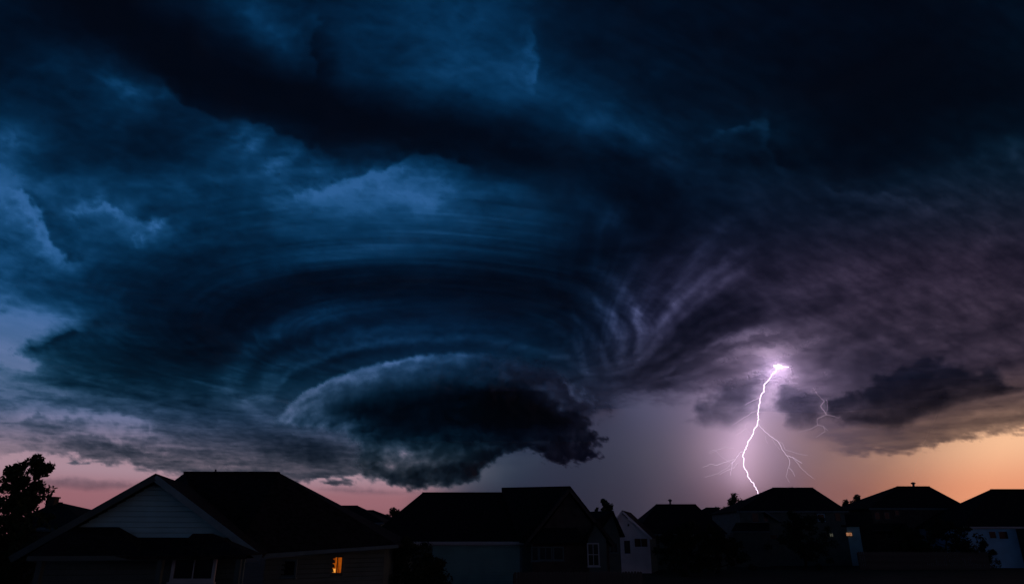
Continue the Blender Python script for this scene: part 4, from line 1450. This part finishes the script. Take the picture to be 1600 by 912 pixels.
def tree(name, label, base, height, spread, seed, n_limb=9, n_per=130, leaf=0.09, mat=None, trunk_r=0.16, clear=0.2, clump=0.16, group=None, tops=None, cone=0.78):
    rng = np.random.RandomState(seed)
    root = empty(name, base)
    tag(root, label, 'tree' if 'tree' in name else 'shrub', group)
    verts, faces = [], []

    def limb(p, q, r0, r1, seg=5):
        p, q = V3(p), V3(q)
        pts = [p + (q - p) * t + rng.normal(size=3) * 0.035 * np.linalg.norm(q - p) * (0 < t < 1) for t in np.linspace(0, 1, seg)]
        k = len(verts)
        for i, c in enumerate(pts):
            d = pts[min(i + 1, seg - 1)] - pts[max(i - 1, 0)]
            d /= np.linalg.norm(d)
            a = np.cross(d, (0.3, 0.9, 0.2))
            a /= np.linalg.norm(a)
            b = np.cross(d, a)
            r = r0 + (r1 - r0) * i / (seg - 1)
            for j in range(6):
                verts.append(c + r * (math.cos(j * math.pi / 3) * a + math.sin(j * math.pi / 3) * b))
        for i in range(seg - 1):
            for j in range(6):
                faces.append((k + i * 6 + j, k + i * 6 + (j + 1) % 6, k + (i + 1) * 6 + (j + 1) % 6, k + (i + 1) * 6 + j))
        return pts
    axes = tops or [(0.0, 0.0, 1.0)]
    cents, rads = [], []
    for (tx, ty, tz) in axes:
        top = np.array([tx * spread, ty * spread, tz * height])
        trunk = limb((0, 0, -0.1), top * 0.96, trunk_r, trunk_r * 0.15, 9)
        for i in range(n_limb):
            f = clear + (0.97 - clear) * (i + rng.uniform(0, 1)) / n_limb
            j = min(int(f * 8), 7)
            p = trunk[j] + (trunk[j + 1] - trunk[j]) * (f * 8 - j)
            an = i * 2.4 + rng.uniform(-.5, .5)
            reach = spread * (1.0 - cone * max(0, (f - 0.35)) / 0.65) * rng.uniform(0.65, 1.12)
            q = p + np.array([math.cos(an) * reach, math.sin(an) * reach, height * clump * rng.uniform(0.5, 1.3)])
            pts = limb(p, q, trunk_r * 0.45 * (1.1 - f), trunk_r * 0.06)
            for c in pts[2:]:
                for m in range(2):
                    e = c + rng.normal(size=3) * reach * 0.20
                    limb(c, e, trunk_r * 0.1, trunk_r * 0.03, 3)
                    cents.append(e)
                    rads.append(height * clump * rng.uniform(0.35, 0.8) * (0.7 + 0.5 * (1 - f)))
        for c in trunk[6:]:
            cents.append(c)
            rads.append(height * clump * 0.35)
    t = mesh_faces('trunk', verts, faces, M_BARK, root)
    v = leaf_cloud(rng, cents, rads, n_per, leaf)
    leaf_mesh('crown', v, mat or M_LEAF, root)
    return root


def ground_at(px, Y):
    x = float(sight(px, 860)[0] / sight(px, 860)[1] * Y)
    return (x, Y, 0)


tree('leafy_tree', 'tall leafy tree beside the low chimneyed house, dark against pink sky', ground_at(6, 31), 6.7, 1.75, 11, n_limb=26, n_per=34, leaf=0.10, tops=[(0.42, 0, 1.0), (-0.25, .1, 0.96), (-1.2, .2, 0.9)], clear=0.25, clump=0.075, cone=0.92)
tree('round_shrub', 'big dark shrub between the glowing window and the pale garage wall', ground_at(622, 30), 3.0, 1.7, 12, n_limb=14, n_per=80, leaf=0.09, mat=M_LEAF2, trunk_r=0.08, clear=0.05, clump=0.22)
tree('round_shrub', 'dark shrub at the end of the pale garage wall', ground_at(676, 34), 2.3, 1.1, 13, n_limb=10, n_per=70, leaf=0.09, mat=M_LEAF2, trunk_r=0.07, clear=0.05, clump=0.22)
tree('bushy_tree', 'round bushy tree behind the small gabled house', ground_at(949, 72), 6.7, 1.0, 14, n_limb=10, n_per=70, leaf=0.13, clear=0.5, clump=0.10)
tree('slender_tree', 'thin little tree top next to the round bushy tree', ground_at(936, 74), 6.6, 0.3, 15, n_limb=8, n_per=30, leaf=0.12, clear=0.6, clump=0.05)
far = [(1128, 130, 8.2, 2.2, 'low rounded tree beside the far hipped roof'), (1140, 130, 8.7, 2.0, 'far tree leaning on the two storey house, lower of two'),
       (1156, 118, 9.6, 1.6, 'far round tree touching the eave of the two storey house'),
       (1331, 112, 8.4, 1.1, 'small round tree top in the gap under the orange glow'), (1345, 118, 7.8, 2.2, 'low spreading tree filling the gap beneath the orange glow'),
       (1355.5, 112, 8.9, 1.0, 'squarish tree top next to the chimney of the broad hipped house'),
       (612, 120, 7.6, 2.0, 'distant tree crown left of the long dark roof'), (598, 125, 7.2, 1.6, 'distant tree crown behind the lowest hipped roof')]
far[6] = (612, 120, 7.6, 2.0, 'distant tree crown touching the slope of the long dark roof')
for i, (px, Y, h, sp, lab) in enumerate(far):
    tree('distant_tree', lab, ground_at(px, Y), h, sp, 20 + i, n_limb=9, n_per=55, leaf=0.17, clear=0.45, clump=0.13, group='distant trees between the roofs')
for i, (px, Y, h, sp, lab) in enumerate([(1252, 84, 5.6, 3.4, 'broad dark tree in the yard of the two storey house'), (1480, 86, 5.2, 3.2, 'wide dark tree in front of the broad hipped house'),
                                         (1420, 88, 4.4, 2.6, 'dark yard tree before the porch of the broad hipped house'), (1070, 70, 4.2, 3.0, 'low dark tree before the dark hipped house'),
                                         (1120, 76, 4.0, 2.4, 'low dark tree by the wing of the two storey house')]):
    tree('yard_tree', lab, ground_at(px, Y), h, sp, 40 + i, n_limb=13, n_per=70, leaf=0.16, mat=M_LEAF2, clear=0.15, clump=0.2, group='dark yard trees')
tree('round_shrub', 'small dark shrub under the windows of the light blue wall', ground_at(1537, 86), 2.6, 1.1, 51, n_limb=9, n_per=60, leaf=0.1, mat=M_LEAF2, trunk_r=0.06, clear=0.05, clump=0.22)

# ------------------------------------------------------------------ fences
def fence(label, p0, p1, h, bw=0.14, gap=0.02, seed=1):
    rng = random.Random(seed)
    p0, p1 = np.array(p0[:2], float), np.array(p1[:2], float)
    Lf = np.linalg.norm(p1 - p0)
    e = (p1 - p0) / Lf
    root = empty('board_fence', (*p0, 0))
    tag(root, label, 'fence')
    bpy.context.view_layer.update()
    ang = math.atan2(e[1], e[0])
    n = int(Lf / (bw + gap))
    me = None
    for i in range(n):
        if me is None:
            v = [(0, 0, 0), (bw, 0, 0), (bw, .02, 0), (0, .02, 0), (0, 0, h - .05), (bw, 0, h - .05), (bw, .02, h - .05), (0, .02, h - .05), (bw * .3, 0, h), (bw * .7, 0, h), (bw * .7, .02, h), (bw * .3, .02, h)]
            f = [(0, 1, 5, 9, 8, 4), (3, 7, 11, 10, 6, 2), (0, 4, 7, 3), (1, 2, 6, 5), (4, 8, 11, 7), (5, 6, 10, 9), (8, 9, 10, 11), (0, 3, 2, 1)]
            me = bpy.data.meshes.new('board')
            me.from_pydata(v, [], f)
            me.materials.append(M_WOOD)
        o = bpy.data.objects.new('board', me)
        COL.objects.link(o)
        o.parent = root
        o.location = (*(e * i * (bw + gap)), rng.uniform(-.02, .02))
        o.rotation_euler = (0, rng.uniform(-.006, .006), ang)
    for k in range(int(Lf / 2.4) + 1):
        q = e * min(k * 2.4, Lf)
        post = box('post', (q[0] - .05, q[1] + .07, 0), (q[0] + .05, q[1] + .17, h - .1), M_WOOD, root)
    for z in (.35, h - .35):
        beam('rail', (0, .05, z), (*(e * Lf + [0, .05]), z), .05, .09, M_WOOD, root)
    return root


fence('weathered board fence below the house with the tall muntined window', ground_at(803, 38), ground_at(1003, 38.6), 1.75, seed=3)
fence('long board fence across the yards before the broad hipped house', ground_at(1340, 84), ground_at(1545, 84), 1.95, bw=0.2, seed=4)
